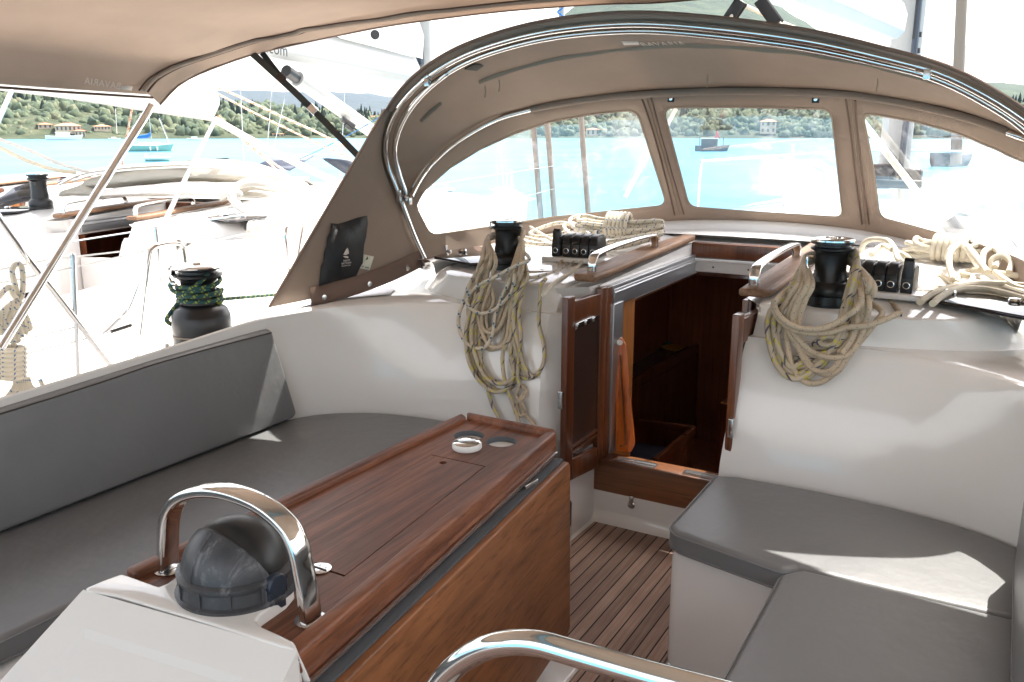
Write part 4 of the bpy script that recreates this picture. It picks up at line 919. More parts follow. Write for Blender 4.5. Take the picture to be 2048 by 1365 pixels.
for pl_ in ([(1722, 505, 1.13), (1728, 487, 1.17), (1745, 479, 1.19), (1775, 482, 1.19), (1790, 500, 1.17), (1797, 520, 1.15), (1815, 530, 1.13)], [(1790, 503, 1.16), (1810, 512, 1.15), (1822, 528, 1.12), (1812, 542, 1.10)], [(1790, 549, 1.105), (1805, 550, 1.10), (1820, 548, 1.10), (1812, 540, 1.09)], [(1742, 510, 1.14), (1765, 492, 1.17), (1785, 500, 1.17)]):
    mb.tube([Z(*q) for q in pl_], .0115, 8, sub=6)
o = obj('rope', mb, M['r_white'], origin=Z(1760, 500, 1.15)); tag(o, 'white rope bight arching above the starboard rope clutches', 'rope')
# green sheet on the big winch
ps = []; mb = MB(); k_ = []
for i in range(34):
    a_ = i/34*2*math.pi*3.0+R(20); z_ = (.152+.050*(i/34))*K; r_ = .070+.010; k_.append(wp+Vector((r_*math.cos(a_), r_*math.sin(a_), z_+.004*math.sin(i))))
mb.tube(k_, .0085, 10, sub=4)
k_ = []
for i in range(12):
    a_ = R(-150)+i/12*2*math.pi*.9; k_.append(wp+Vector((.080*math.cos(a_), .080*math.sin(a_), (.20+.04*(i/12))*K+.006*math.sin(i*.9))))
k_.append(k_[-1]+Vector((0, 0, .008)))
mb.tube(k_, .0085, 10, sub=4)
k_ = [wp+Vector((.078*math.cos(R(a_)), .078*math.sin(R(a_)), z_*K)) for a_, z_ in ((-10, .252), (-30, .235), (-60, .205), (-95, .175), (-125, .158))]+[wp+Vector((-.085, -.085, .135)), wp+Vector((-.115, -.065, .105)), wp+Vector((-.13, .0, .06)), wp+Vector((-.14, .03, .01))]
mb.tube(k_, .0085, 10, sub=5)
k_ = [wp+Vector((-.12, -.02, .255)), wp+Vector((-.09, -.06, .252)), wp+Vector((-.03, -.088, .235)), wp+Vector((.05, -.075, .222)), wp+Vector((.085, -.01, .226)), wp+Vector((.06, .06, .23))]
mb.tube(k_, .0085, 10, sub=5)
far = X(572, 588, -2.80)
mb.tube([wp+Vector((.074, .02, .165*K)), far, Vector((-2.9, 8, .95))], .0072, 10, straight=True)
o = obj('sheet', mb, M['r_green'], origin=wp); tag(o, 'green and yellow rope wound round the big port winch and led forward', 'rope')

p = Y(1121, 1075, 2.50); b = obj('bottle', MB().lathe((p.x, p.y, p.z-.06), [(.034, 0), (.038, .01), (.038, .10), (.034, .11)], 20), M['clear'], origin=p); tag(b, 'clear bottle with a black top tucked behind the front end of the table', 'bottle')
obj('bottle_top', MB().lathe((p.x, p.y, p.z-.06), [(.035, .105), (.038, .11), (.038, .19), (.024, .21), (.022, .235), (0, .24)], 20), M['black'], b)
# ================================================================== SPRAYHOOD
hood = thing('sprayhood', 'taupe canvas sprayhood with clear windows arched over the companionway', 'sprayhood', (-1.13, 3.5, 1.1))
def rb(x, z): return Vector((x, 3.3-.3*(z-1.05), z))
rear = [rb(x, z) for x, z in [(-2.36, 1.045), (-2.405, 1.2), (-2.427, 1.335), (-2.459, 1.481), (-2.448, 1.568), (-2.376, 1.685), (-2.226, 1.804), (-2.031, 1.895), (-1.822, 1.951), (-1.567, 1.987), (-1.268, 1.994), (-.997, 1.968), (-.666, 1.913), (-.421, 1.851), (-.217, 1.785), (-.005, 1.658), (.085, 1.56), (.125, 1.45), (.13, 1.3), (.12, 1.2), (.11, 1.045)]]
fpx = [(822, 393), (840, 360), (862, 330), (903, 292), (944, 265), (985, 243), (1026, 229), (1081, 216), (1200, 197), (1310, 189), (1450, 184), (1600, 186), (1700, 192), (1800, 206), (1900, 228), (1975, 250), (2048, 278)]
front = [PL(x, y, 3.215, 1.35, 1.335) for x, y in fpx]
J = front[0].copy(); lastx = front[-1]
front += [Vector((.09, 3.62, 1.56)), Vector((.125, 3.38, 1.46)), Vector((.13, 3.21, 1.335))]
NR = 97
Rr = resample(rear, NR); Fr = resample(front, NR)
zj = 1.335
iL = min(range(NR//2), key=lambda i: abs(Rr[i].z-zj)); iR = NR-1-min(range(NR//2), key=lambda i: abs(Rr[NR-1-i].z-zj))
Rj = resample(Rr[iL:iR+1], NR, False)
# roof between the bows, standing slightly off the tubes
cenh = Vector((-1.12, 3.4, 1.2))
def off(p, d): v_ = Vector((p.x-cenh.x, 0, p.z-cenh.z)).normalized(); return p+v_*d
aft = []
for i, p in enumerate(Rj):
    t = i/(NR-1); m_ = math.sin(math.pi*t)
    aft.append(off(p, .022+.010*m_)+Vector((0, -.012-.045*t-.02*m_, 0)))
rows = [aft]
for k in range(1, 13):
    t = k/12; row = []
    for i in range(NR):
        u = i/(NR-1); p = Rj[i].lerp(Fr[i], t); bul = .055*math.sin(math.pi*t)*math.sin(math.pi*u)**.7
        p = off(p, .016+bul*.6-.012*math.sin(2*math.pi*t)*math.sin(math.pi*u)); p.z += .006*noise.noise(Vector((u*14, t*3, 1)))
        row.append(p)
    rows.append(row)
roof = obj('hood_roof', MB().loft(rows), M['hood'], hood, solid=.003, ang=70)
roof_bvh = bvh_of(rows)
# rolled seam along the aft edge, sleeves and seams
obj('aft_binding', MB().tube([p+Vector((0, -.002, 0)) for p in aft[::2]], .007, 8, sub=2), M['hood_d'], hood)
midr = []
for i in range(12, NR-12, 2):
    u = i/(NR-1); p = Rj[i].lerp(Fr[i], .42); midr.append(off(p, .010+.03*math.sin(math.pi*u)**.7)+Vector((0, .01*noise.noise(Vector((u*9, 0, 0))), .006*noise.noise(Vector((u*30, 0, 3))))))
obj('mid_seam', MB().tube(midr[5:], (.003, .012), 8, sub=2), M['seam_l'], hood)
obj('mid_seam', MB().tube(midr[:3], (.003, .010), 8, sub=2), M['seam_l'], hood)
fs = [off(p, .003)+Vector((0, -.004, 0)) for p in Fr[22:-18:2]]
obj('front_sleeve', MB().tube(fs, .016, 12, sub=2), M['hood'], hood)
obj('sleeve_seam', MB().tube([p+Vector((0, -.006, .016)) for p in fs], .0035, 6, sub=2), M['seam'], hood)
# bows
bow = obj('rear_bow', MB().tube(Rr[::3], .0125, 14, sub=3), M['chrome'], hood)
r2 = [p+Vector((.0, .035, 0))+(cenh-p).normalized()*.022 for p in Rj[3:-3:3]]
obj('second_bow', MB().tube(r2, .0105, 14, sub=3), M['chrome'], hood)
r3 = [Rj[i]+(cenh-Rj[i]).normalized()*(.03+.012*math.sin((22-i)/22*3.1))+Vector((0, .015, 0)) for i in range(0, 23, 3)]
obj('second_bow', MB().tube(r3, .010, 12, sub=3), M['chrome'], hood)
obj('front_bow', MB().tube(Fr[0:24:2]+[Fr[23]], .0115, 12, sub=3), M['chrome'], hood)
obj('front_bow', MB().tube(Fr[-20::2], .0115, 12, sub=3), M['chrome'], hood)
def clampat(p, d, nm='bow_clamp'):
    d = Vector(d).normalized(); mb = MB().lathe(p-d*.022, [(.013, 0), (.017, .001), (.017, .043), (.013, .044)], 20, d); mb.box(p+Vector((.012, -.012, -.02)), (.02, .022, .03)); return obj(nm, mb, M['chrome_b'], hood, bev=.001)
for i in (24, int(NR*.74)):
    q = Rr[i]; clampat(q, Rr[i+1]-Rr[i-1])
for s_, p in ((1, Rr[iL]), (-1, Rr[iR])): clampat(p, (0, -.3, 1)); clampat(p+Vector((s_*.03, .03, -.01)), (s_*.5, 1, .6), 'bow_hinge')
for p in (Rr[0], Rr[-1]):
    obj('deck_mount', MB().box(p+Vector((0, 0, -.02)), (.035, .05, .03)).lathe(p+Vector((0, 0, -.045)), [(.03, 0), (.03, .008), (.02, .02)], 20), M['chrome_b'], hood, bev=.002)
# zips hanging from the roof
for px, py in ((1110, 232), (1415, 150), (1755, 158), (998, 160), (970, 172)):
    p = cast(roof_bvh, px, py, .01)
    if p: obj('zip_pull', MB().tube([p, p+Vector((.002, 0, -.02)), p+Vector((-.001, 0, -.05))], .0022, 6), M['seam_l'], hood)
# black strap straps round the bow
for px, py in ((952, 135), (1770, 118)):
    p = cast(roof_bvh, px, py, .012)
    if p:
        mb = MB().box(p, (.055, .10, .006), m=Matrix.Rotation(R(-20 if px < 1200 else 25), 3, 'Y')); obj('bow_strap', mb, M['strap'], hood, bev=.002)
# front panel: from the front bow down to the plinth, with three windows
topc = [Rr[0], Rr[2], Rr[4], Rr[iL]]+Fr[2:-2:3]+[Rr[iR], Rr[-5], Rr[-3], Rr[-1]]
topc = resample(topc, 120, False); botc = [p+Vector((0, 0, -.012)) for p in [toward(p, -.001) for p in base]]
botc = resample(botc, 120, False)
# pair top and bottom so seams run straight
def pos(curve, t): i = min(len(curve)-2, int(t*(len(curve)-1))); f = t*(len(curve)-1)-i; return curve[i].lerp(curve[i+1], f)
prow = []
for k in range(15):
    t = k/14; prow.append([pos(topc, i/119).lerp(pos(botc, i/119), t)+Vector((0, .03*math.sin(math.pi*t)*math.sin(math.pi*i/119), 0)) for i in range(120)])
pan_bvh = bvh_of(prow)
def onpan(l, off_=0): return [cast(pan_bvh, x, y, off_) for x, y in l]
def roundpoly(pts, r, n=5):
    out = []; m_ = len(pts)
    for i in range(m_):
        a, b, c_ = Vector(pts[i-1]), Vector(pts[i]), Vector(pts[(i+1) % m_]); u = (a-b); v_ = (c_-b); rr = min(r if not hasattr(r, '__len__') else r[i], u.length*.45, v_.length*.45)
        if rr < 1: out.append(tuple(b)); continue
        s_, e = b+u.normalized()*rr, b+v_.normalized()*rr
        for k in range(n+1): t = k/n; out.append(tuple(s_*(1-t)**2+b*2*t*(1-t)+e*t*t))
    return out
def dens(l, step=14):
    out = []; m_ = len(l)
    for i in range(m_):
        a, b = Vector(l[i]), Vector(l[(i+1) % m_]); k = max(1, int((b-a).length/step)); out += [tuple(a.lerp(b, j/k)) for j in range(k)]
    return out
winpx = [roundpoly([(833, 414), (846, 386), (900, 338), (960, 301), (1030, 269), (1100, 246), (1180, 231), (1272, 221), (1332, 410), (1100, 434), (862, 470)], [8, 20, 0, 0, 0, 0, 0, 22, 18, 0, 16]),
         roundpoly([(1328, 217), (1480, 216), (1661, 220), (1684, 434), (1520, 424), (1380, 413)], [20, 0, 20, 16, 0, 16]),
         roundpoly([(1726, 228), (1830, 241), (1930, 266), (2010, 292), (2110, 350), (2190, 440), (2190, 520), (2048, 490), (1900, 464), (1742, 438)], [18, 0, 0, 0, 0, 20, 20, 0, 0, 18])]
# canvas of the front panel: triangulated sheet in the panel's own (s, t) coordinates with holes
def solve_st(px, py):
    d = ray(px, py); best = None; s_, t_ = .5, .5
    f = lambda s, t: (pos(topc, min(1, max(0, s))).lerp(pos(botc, min(1, max(0, s))), t)+Vector((0, .03*math.sin(math.pi*t)*math.sin(math.pi*s), 0)))
    from_grid = min(((i, k) for i in range(0, 120, 3) for k in range(15)), key=lambda q: ((prow[q[1]][q[0]]-O).normalized()-d.normalized()).length)
    s_, t_ = from_grid[0]/119, from_grid[1]/14
    for _ in range(40):
        e0 = (f(s_, t_)-O).normalized()-d.normalized(); h = 1e-3
        ds = ((f(s_+h, t_)-O).normalized()-d.normalized()-e0)/h; dt = ((f(s_, t_+h)-O).normalized()-d.normalized()-e0)/h
        a, b, c_ = ds.dot(ds), ds.dot(dt), dt.dot(dt); g1_, g2_ = ds.dot(e0), dt.dot(e0); det = a*c_-b*b
        if abs(det) < 1e-12: break
        s_ -= .7*(c_*g1_-b*g2_)/det; t_ -= .7*(a*g2_-b*g1_)/det
    return s_, t_
def PT(s_, t_, o_=0):
    p = pos(topc, min(1, max(0, s_))).lerp(pos(botc, min(1, max(0, s_))), t_)+Vector((0, .03*math.sin(math.pi*t_)*math.sin(math.pi*s_), 0))
    return p+Vector((0, -o_, 0))
winst = []
for wpx in winpx:
    l = dens(wpx, 12); winst.append([solve_st(x, y) for x, y in l])
winst[2] = [(1-(1-s_ if 0 else s_)*(1-.637)/(1-.6105), t_) for s_, t_ in winst[0]]
bm = bmesh.new(); SC = 3.0
outer = [(i/119, 0) for i in range(120)]+[(1, k/10) for k in range(1, 10)]+[(i/119, 1) for i in range(119, -1, -1)]+[(0, 1-k/10) for k in range(1, 10)]
for lp in [outer]+winst:
    vs = [bm.verts.new((s_*SC, t_, 0)) for s_, t_ in lp]
    for i in range(len(vs)): bm.edges.new((vs[i], vs[(i+1) % len(vs)]))
bmesh.ops.triangle_fill(bm, use_beauty=True, edges=bm.edges[:])
for _ in range(3):
    le = [e for e in bm.edges if e.calc_length() > .06]
    if le: bmesh.ops.subdivide_edges(bm, edges=le, cuts=1, use_grid_fill=False); bmesh.ops.triangulate(bm, faces=bm.faces[:])
bm.verts.index_update(); mb = MB(); mb.v = [PT(v_.co.x/SC, v_.co.y) for v_ in bm.verts]; mb.f = [tuple(v_.index for v_ in f.verts) for f in bm.faces]; mb.uv = [None]*len(mb.f); bm.free()
fp = obj('front_panel', mb, M['hood'], hood, solid=.003, ang=80)
for k, st in enumerate(winst):
    c_ = (sum(s_ for s_, _ in st)/len(st), sum(t_ for _, t_ in st)/len(st)); rows = []
    for q in (1.03, .96, .85, .7, .5, .25, .02):
        rows.append([PT(c_[0]+(s_-c_[0])*q, c_[1]+(t_-c_[1])*q)+Vector((0, .008*noise.noise(Vector((s_*12*q, t_*4*q, k)))*(1.03-q), 0)) for s_, t_ in st])
    obj('window', MB().loft(rows, True), M['clear'], fp, ang=80)
    obj('window_stitching', MB().tube([PT(c_[0]+(s_-c_[0])*1.012, c_[1]+(t_-c_[1])*1.025, .003) for s_, t_ in st], .0022, 5, closed=True, sub=1), M['seam_l'], fp)
# zipped seams between the windows
def pxline(l, o_=.004): return [PT(*solve_st(x, y), o_) for x, y in l]
for l in ([(1303, 196), (1320, 262), (1345, 350), (1368, 428)], [(1285, 199), (1306, 262), (1330, 350), (1350, 430)], [(1692, 198), (1702, 270), (1712, 360), (1724, 448)], [(1711, 201), (1716, 270), (1726, 360), (1738, 448)]):
    obj('seam_binding', MB().tube(pxline(l), (.004, .007), 8, sub=4), M['hood_d'], fp)
for l in ([(1294, 198), (1313, 262), (1338, 350), (1359, 429)], [(1702, 200), (1709, 270), (1719, 360), (1731, 448)]):
    obj('zip', MB().tube(pxline(l, .007), (.002, .0045), 6, sub=4), M['seam_l'], fp)
obj('lower_binding', MB().tube([p+Vector((0, -.006, .012)) for p in botc[::2]], .0075, 8, sub=2), M['hood_d'], fp)
for px, py in ((1343, 198), (1632, 199)):
    p = PT(*solve_st(px, py), .006); sn = obj('snap_patch', MB().box(p, (.03, .004, .03)), M['pocket'], fp, bev=.001)
    obj('snap', MB().lathe(p+Vector((0, -.002, 0)), [(.0, .004), (.008, .003), (.009, 0)], 16, (0, -1, 0)), M['chrome'], sn)
for px, py in ((1366, 438), (1716, 458), (892, 502)):
    p = Z(px, py, 1.155 if px > 1000 else 1.07); mb = MB().box(p, (.06, .012, .012)).box(p+Vector((0, -.004, .012)), (.016, .014, .03)).box(p+Vector((-.02, -.006, -.012)), (.008, .008, .02)); obj('hold_down', mb, M['chrome_b'], hood, bev=.002)
# side wings aft of the rear bow
def wing(s):
    bowp = [Rr[i] if s < 0 else Rr[NR-1-i] for i in range(0, 19 if s < 0 else 13)]
    tipx = -2.56 if s < 0 else .62
    A = Vector((tipx, 2.50 if s < 0 else 2.62, .935)); T = bowp[-1]+Vector((s*.02, -.045, .012)); rows = []
    for k in range(15):
        t = k/14; e = A.lerp(T, t); b_ = pos(bowp, t); o_ = Vector((s*.016, 0, 0)); row = []
        for j in range(15):
            q = j/14; p = e.lerp(b_+o_, q); p += Vector((-s*.035*math.sin(math.pi*q)*(1-t)*.9+s*.004*noise.noise(Vector((q*3, t*4, 5))), 0, -.02*math.sin(math.pi*q)*(1-t)**3 if k == 0 else 0)); row.append(p)
        rows.append(row)
    return rows
for s in (-1, 1):
    rows = wing(s); wg = obj('side_wing', MB().loft(rows), M['hood'], hood, solid=.003, ang=70)
    obj('wing_hem', MB().tube([r_[0] for r_ in rows], .006, 8, sub=3), M['hood_d'], wg)
    # buttoned lower flap with press studs
    lo_ = [r_ for r_ in rows[0][3:]]; fl_ = [[p+Vector((-s*.006, 0, .050)) for p in lo_], [p+Vector((-s*.010, -.002, .0)) for p in lo_], [p+Vector((-s*.012, -.004, -.030)) for p in lo_]]
    obj('lower_flap', MB().loft(fl_), M['hood_d'], wg, solid=.003)
    for j in (1, 5, 9):
        p = lo_[j]+Vector((-s*.018, -.008, .0)); obj('press_stud', MB().lathe(p, [(.0, .006), (.010, .005), (.013, 0)], 16, (-s, -.5, .1)), M['grill' if 0 else 'chrome_b'], wg)
    if s < 0: wbvh = bvh_of(rows); wpl = wg
def wingpoly(l, o_, m_, nm, parent, thick=.002):
    P = [cast(wbvh, x, y, o_) for x, y in l]; P = [p for p in P if p is not None]; bm = bmesh.new(); vs = [bm.verts.new(p) for p in P]
    f = bm.faces.new(vs); bm.normal_update(); bmesh.ops.triangulate(bm, faces=bm.faces[:]); bm.verts.index_update()
    mb = MB(); mb.v = [v_.co.copy() for v_ in bm.verts]; mb.f = [tuple(v_.index for v_ in q.verts) for q in bm.faces]; mb.uv = [None]*len(mb.f); bm.free()
    return obj(nm, mb, m_, parent, solid=thick)
def c5(l): return [(560+x/5.056, 380+y/5.056) for x, y in l]
pk = wingpoly(c5([(520, 340), (590, 345), (680, 320), (780, 285), (880, 262), (885, 340), (868, 480), (848, 560), (838, 660), (835, 740), (800, 800), (770, 870), (660, 900), (540, 930), (395, 975), (405, 900), (415, 780), (440, 720), (448, 640), (475, 560), (480, 480), (505, 430)]), .012, M['pocket'], 'pocket', wpl, .004)
em = wingpoly(c5([(683, 586), (693, 612), (696, 645), (668, 660), (640, 655), (650, 640), (662, 612)]), .018, M['print'], 'sail_emblem', pk, .001)
wingpoly(c5([(637, 672), (660, 668), (690, 674), (691, 692), (660, 690)]), .018, M['print'], 'hull_emblem', pk, .001)
lb = wingpoly(c5([(848, 652), (950, 676), (905, 815), (808, 792), (838, 740)]), .012, M['label'], 'care_label', wpl, .001)
wingpoly(c5([(884, 672), (890, 700), (866, 712)]), .016, M['green'], 'sail_emblem', lb, .001)
def wtext(body, px, py, size, m_, parent, sl=-.12):
    a_, b_ = cast(wbvh, *c5([(px-30, py-30*sl)])[0], .02), cast(wbvh, *c5([(px+30, py+30*sl)])[0], .02); u_ = cast(wbvh, *c5([(px, py-30)])[0], .02); c_ = cast(wbvh, *c5([(px, py)])[0], .02)
    return text(body, size, frame(c_, b_-a_, u_-c_), m_, parent)
wtext('NAUTI', 675, 716, .0115, M['print'], pk); wtext('BATTLEW', 672, 743, .0115, M['print'], pk); wtext('NAUTIBATTLEW', 668, 768, .0062, M['print'], pk); wtext('N\u00b0 2634', 862, 784, .011, M['darkprint'], lb, .2)
# printed mark under the roof
a_, b_, c_ = cast(roof_bvh, 1286, 90, .02), cast(roof_bvh, 1366, 88, .02), cast(roof_bvh, 1326, 89, .02); u_ = cast(roof_bvh, 1326, 79, .02)
if a_ and b_ and u_:
    fm_ = frame(c_, b_-a_, u_-c_); st_ = fm_ @ Matrix.Diagonal((1.25, 3.2, 1, 1)); text('BAVARIA', .032, st_, M['print'], roof, spacing=1.1)
    p1, p2, p3, p4 = [cast(roof_bvh, x, y, .008) for x, y in ((1243, 83), (1276, 83), (1279, 90), (1248, 91))]
    obj('printed_flag', MB().add([p1, p2, p3, p4], [(0, 1, 2, 3)]), M['print'], roof, solid=.001)

# ================================================================== BIMINI
bim = thing('bimini', 'large taupe canvas bimini stretched overhead at the top left', 'bimini', (-1.12, 2, 1.9))
edge = [(320, 209, 2.45), (332, 198, 2.48), (350, 177, 2.52), (375, 158, 2.58), (411, 143, 2.66), (460, 124, 2.72), (520, 105, 2.78), (600, 87, 2.85), (700, 66, 2.91), (800, 48, 2.95), (1000, 23, 3.0), (1200, 8, 3.03), (1340, 3, 3.03)]
E3 = [Y(x, y, yy+(.04 if x < 530 else .14 if x > 900 else .09)) for x, y, yy in edge]
E3 += [Vector((C0+(C0-p.x)*1.0, p.y, p.z)) for p in E3[::-1] if p.x < C0-.35]
NB = 81; E3 = resample(E3, NB)
rows = [E3]
def bz(p, k): return p.z
for k, dy in enumerate((.03, .07, .11, .15, .25, .5, .8, 1.2, 1.7, 2.4, 3.2, 4.0)):
    row = []
    for i, p in enumerate(E3):
        a_ = abs(p.x-C0)/1.95; edgef = max(0, a_-.55)/.45
        lift = (.035 if dy < .2 else .035+.03*min(1, (dy-.15)/1.5))*min(1, dy/.11)
        y_ = p.y-dy*(1-.45*edgef if dy < .2 else 1)+(.0)
        row.append(Vector((p.x+(.02 if p.x < C0 else -.02)*min(1, dy/.15)*edgef, y_, p.z+lift+.012*noise.noise(Vector((p.x*2, y_*2, 3)))*min(1, dy*3))))
    rows.append(row)
bcan = obj('bimini_canvas', MB().loft(rows), M['bim'], bim, solid=.003, ang=75)
bb = bvh_of(rows)
obj('edge_binding', MB().tube(E3[::2], .005, 8, sub=2), M['hood_d'], bim)
def c1x(l): return [(x/2.923, y/2.923) for x, y in l]
sm = c1x([(790, 562), (840, 530), (900, 465), (1000, 408), (1100, 362), (1250, 312), (1400, 270), (1500, 240), (1600, 218), (1730, 192), (1780, 180), (1900, 160), (2046, 132)])+[(760, 40), (830, 29), (900, 20), (1000, 8), (1100, 1), (1200, -6)]
s3 = [cast(bb, x, y+1.6*math.sin(i*1.7), .012) for i, (x, y) in enumerate(sm)]; s3 = [p for p in s3 if p]
obj('seam_roll', MB().tube(s3, .009, 8, sub=5), M['bim'], bim)
obj('seam_tape', MB().tube([p+Vector((0, .018, -.002)) for p in s3], .0045, 6, sub=5), M['seam'], bim)
obj('seam_tape', MB().tube([p+Vector((0, -.022, .002)) for p in s3], .0032, 6, sub=5), M['seam'], bim)
sd = [r_[0]+Vector((.015, 0, -.012)) for r_ in rows[3:]]
obj('side_seam', MB().tube(sd, .005, 6, sub=4), M['seam'], bim)
q = [cast(bb, x, y, .012) for x, y in ((182, 164), (238, 173), (206, 168), (206, 158))]
if all(q):
    text('BAVARIA', .036, frame(q[2], q[0]-q[1], q[3]-q[2]) , M['print'], bcan, spacing=1.1)
    c4 = [cast(bb, x, y, .03) for x, y in ((244, 170), (266, 173), (263, 182), (241, 179))]
    obj('printed_flag', MB().add(c4, [(0, 1, 2, 3)]), M['print'], bcan, solid=.001)
leg = [Vector((-3.02, 2.38, 1.74)), X(150, 450, -3.06), X(0, 692, -3.10), Vector((-3.10, 1.55, .70))]
topb = [E3[i]+Vector((0, -.10, -.012 if False else .0)) for i in range(2, NB-2, 4)]
obj('bimini_leg', MB().tube([Y(303, 212, 2.40), PL(150, 455, 2.40, .9, 1.74), PL(0, 698, 2.40, .9, 1.74)], .0155, 16, straight=True), M['chrome'], bim)
st_ = [Y(505, 108, 2.80), Y(590, 185, 2.86), Y(628, 222, 2.90), Y(722, 318, 2.96)]
for a_, b_ in zip(st_, st_[1:]): obj('strap', MB().beam(a_, b_, .028, .003, O-(a_+b_)/2), M['strap'], bim)
a_, b_ = Y(524, 106, 2.83), Y(572, 168, 2.87); obj('strap', MB().beam(a_, b_, .024, .003, O-(a_+b_)/2), M['pocket'], bim)
for a_, b_, mt in ((Y(618, 212, 2.893), Y(632, 226, 2.893), 'chrome_b'), (Y(556, 150, 2.84), Y(568, 162, 2.84), 'seam')): obj('strap_buckle', MB().beam(a_, b_, .034, .010, O-a_), M[mt], bim, bev=.003)

# ================================================================== OUR MAST, BOOM, MAINSHEET
mst = thing('mast', 'white mast of this yacht rising beyond the right end of the sprayhood', 'mast', (C0, 8.7, 1.15))
x0 = X(1806, 150, C0); my = x0.y; mw = .105
obj('mast_tube', MB().tube([(C0, my, 1.1), (C0, my, 4.0), (C0, my, 9)], (mw, .15), 20, straight=True, flat=(1, 0, 0)), M['spar'], mst)
obj('mast_fitting', MB().box((C0+.09, my-.2, 2.75), (.03, .06, .5)).box((C0+.12, my-.1, 2.4), (.05, .05, .05)).box((C0+.12, my-.1, 2.55), (.05, .05, .05)), M['black'], mst, bev=.005)
b1_ = X(1781, 79, C0); b0_ = X(1543, 0, C0); d_ = (b0_-b1_)
far_ = b1_+d_*2.2; hh = .34
bo = thing('boom', 'big white boom running aft overhead from the mast at the top right', 'boom', (C0, my, 2.5))
mb = MB(); prof = [(-.06, 0), (.06, 0), (.11, .06), (.12, .2), (.08, .30), (-.08, .30), (-.12, .2), (-.11, .06)]
mb.loft([[Vector((C0+a_, p.y, p.z+z_)) for a_, z_ in prof] for p in (b1_, far_)], True); mb.f += [tuple(range(8)), tuple(range(8, 16))]; mb.uv += [None, None]
obj('boom_tube', mb, M['spar'], bo, bev=.01)
mb = MB(); sp_ = [(-.07, .3), (-.14, .42), (-.16, .7), (-.08, 1.0), (.08, 1.0), (.16, .7), (.14, .42), (.07, .3)]
mb.loft([[Vector((C0+a_*(.9 if k else .7), p.y-.2*k, p.z+z_)) for a_, z_ in sp_] for k, p in enumerate((b1_, b1_.lerp(far_, .5), far_))], True)
obj('sail_cover', mb, M['white_cloth'], bo)
# blocks and mainsheet
for px0, py0, px1, py1, lab in ((1484, 2, 1458, 40, 'upper left'), (1520, 0, 1556, 50, 'lower right')):
    a_, b_ = Y(px0, py0, 3.5), Y(px1, py1, 3.5)
    t = thing('block', 'black mainsheet block %s above the sprayhood' % ('leaning left' if px0 < 1500 else 'leaning right'), 'block', a_)
    for k in (-.016, .016): obj('cheek', MB().beam(a_+Vector((0, k, 0)), b_+Vector((0, k, 0)), .006, .046, (1, 0, 0)), M['black'], t, bev=.004, seg=3)
    obj('sheave', MB().lathe(b_.lerp(a_, .2)-Vector((.01, 0, 0)), [(.018, 0), (.014, .01), (.018, .02)], 20, (1, 0, 0)), M['chrome_b'], t)
ms = rope([[Y(1470, 22, 3.5), Y(1448, 60, 3.45)], [Y(1535, 20, 3.5), Y(1575, 66, 3.5)], [Y(1485, 10, 3.52), Y(1600, 60, 4.2), Y(1760, 120, 5.2)]], .008, M['r_white'], 'mainsheet running through the black blocks above the sprayhood')
vg = thing('boom_vang', 'rigid white boom vang slanting down to the mast foot, seen through the right window', 'vang', (C0, my, 1.2))
a_, b_ = X(1730, 248, C0-.3), X(1925, 478, C0-.3)
a2, b2 = Vector((-1.0, 6.6, 1.55)), Vector((-.6, 6.5, .9))
A1, B1 = Y(1722, 240, 6.4), Y(1900, 470, 6.0)
obj('vang_tube', MB().tube([A1, B1], .022, 12, straight=True), M['r_white'], vg)
obj('vang_foot', MB().tube([Y(1895, 440, 6.0), Y(1925, 480, 6.0)], .05, 12, straight=True), M['grey_rub'], vg)
# ================================================================== WATER, LAND, FAR THINGS
WZ = -.9
m = M['water'] = mat('turquoise sea', (.030, .27, .36), .28, IOR=1.33, Specular_IOR_Level=.06)
v = coord(m, (1, 1, 1)); n = noi(m, v, .9, 5, .6); n2 = noi(m, v, .09, 7, .65)
L(m, ramp(m, n2, [(.35, (.035, .16, .245)), (.65, (.075, .235, .33))]), BS(m).inputs['Base Color']); bump(m, n, .4, .10)
mb = MB(); rows = []
for r_ in (2, 60, 300, 1500, 14000): rows.append([(r_*math.cos(2*math.pi*k/64), r_*math.sin(2*math.pi*k/64), WZ) for k in range(64)])
mb.loft(rows, True); mb.add([(2*math.cos(2*math.pi*k/64), 2*math.sin(2*math.pi*k/64), WZ) for k in range(64)], [tuple(range(64))]); struct('water', mb, M['water'])
def interp(tab, x):
    if x <= tab[0][0]: return tab[0][1]
    for (a, b), (c_, d) in zip(tab, tab[1:]):
        if x <= c_: return b+(d-b)*(x-a)/(c_-a)
    return tab[-1][1]
def land(px, py, dist): d = ray(px, py); h = math.hypot(d.x, d.y); return Vector((d.x/h*dist, d.y/h*dist, CAMZ+d.z/h*dist))
near = [(-2500, 200), (-600, 190), (0, 200), (130, 205), (300, 216), (430, 224), (560, 232), (700, 246), (790, 256), (950, 248), (1100, 238), (1300, 236), (1600, 240), (1900, 244), (2048, 225), (2300, 200), (3200, 190), (4500, 200)]
big = [(-2500, 250), (700, 262), (860, 235), (1000, 150), (1120, 62), (1170, 32), (1230, 8), (1320, -8), (1420, 2), (1500, 26), (1560, 60), (1680, 120), (1800, 160), (1900, 176), (1990, 178), (2048, 186), (2300, 205), (4500, 240)]
mtn = [(-2500, 220), (-400, 205), (300, 200), (430, 187), (520, 187), (600, 190), (650, 184), (690, 190), (740, 191), (790, 197), (900, 205), (1100, 215), (2600, 225), (4500, 215)]
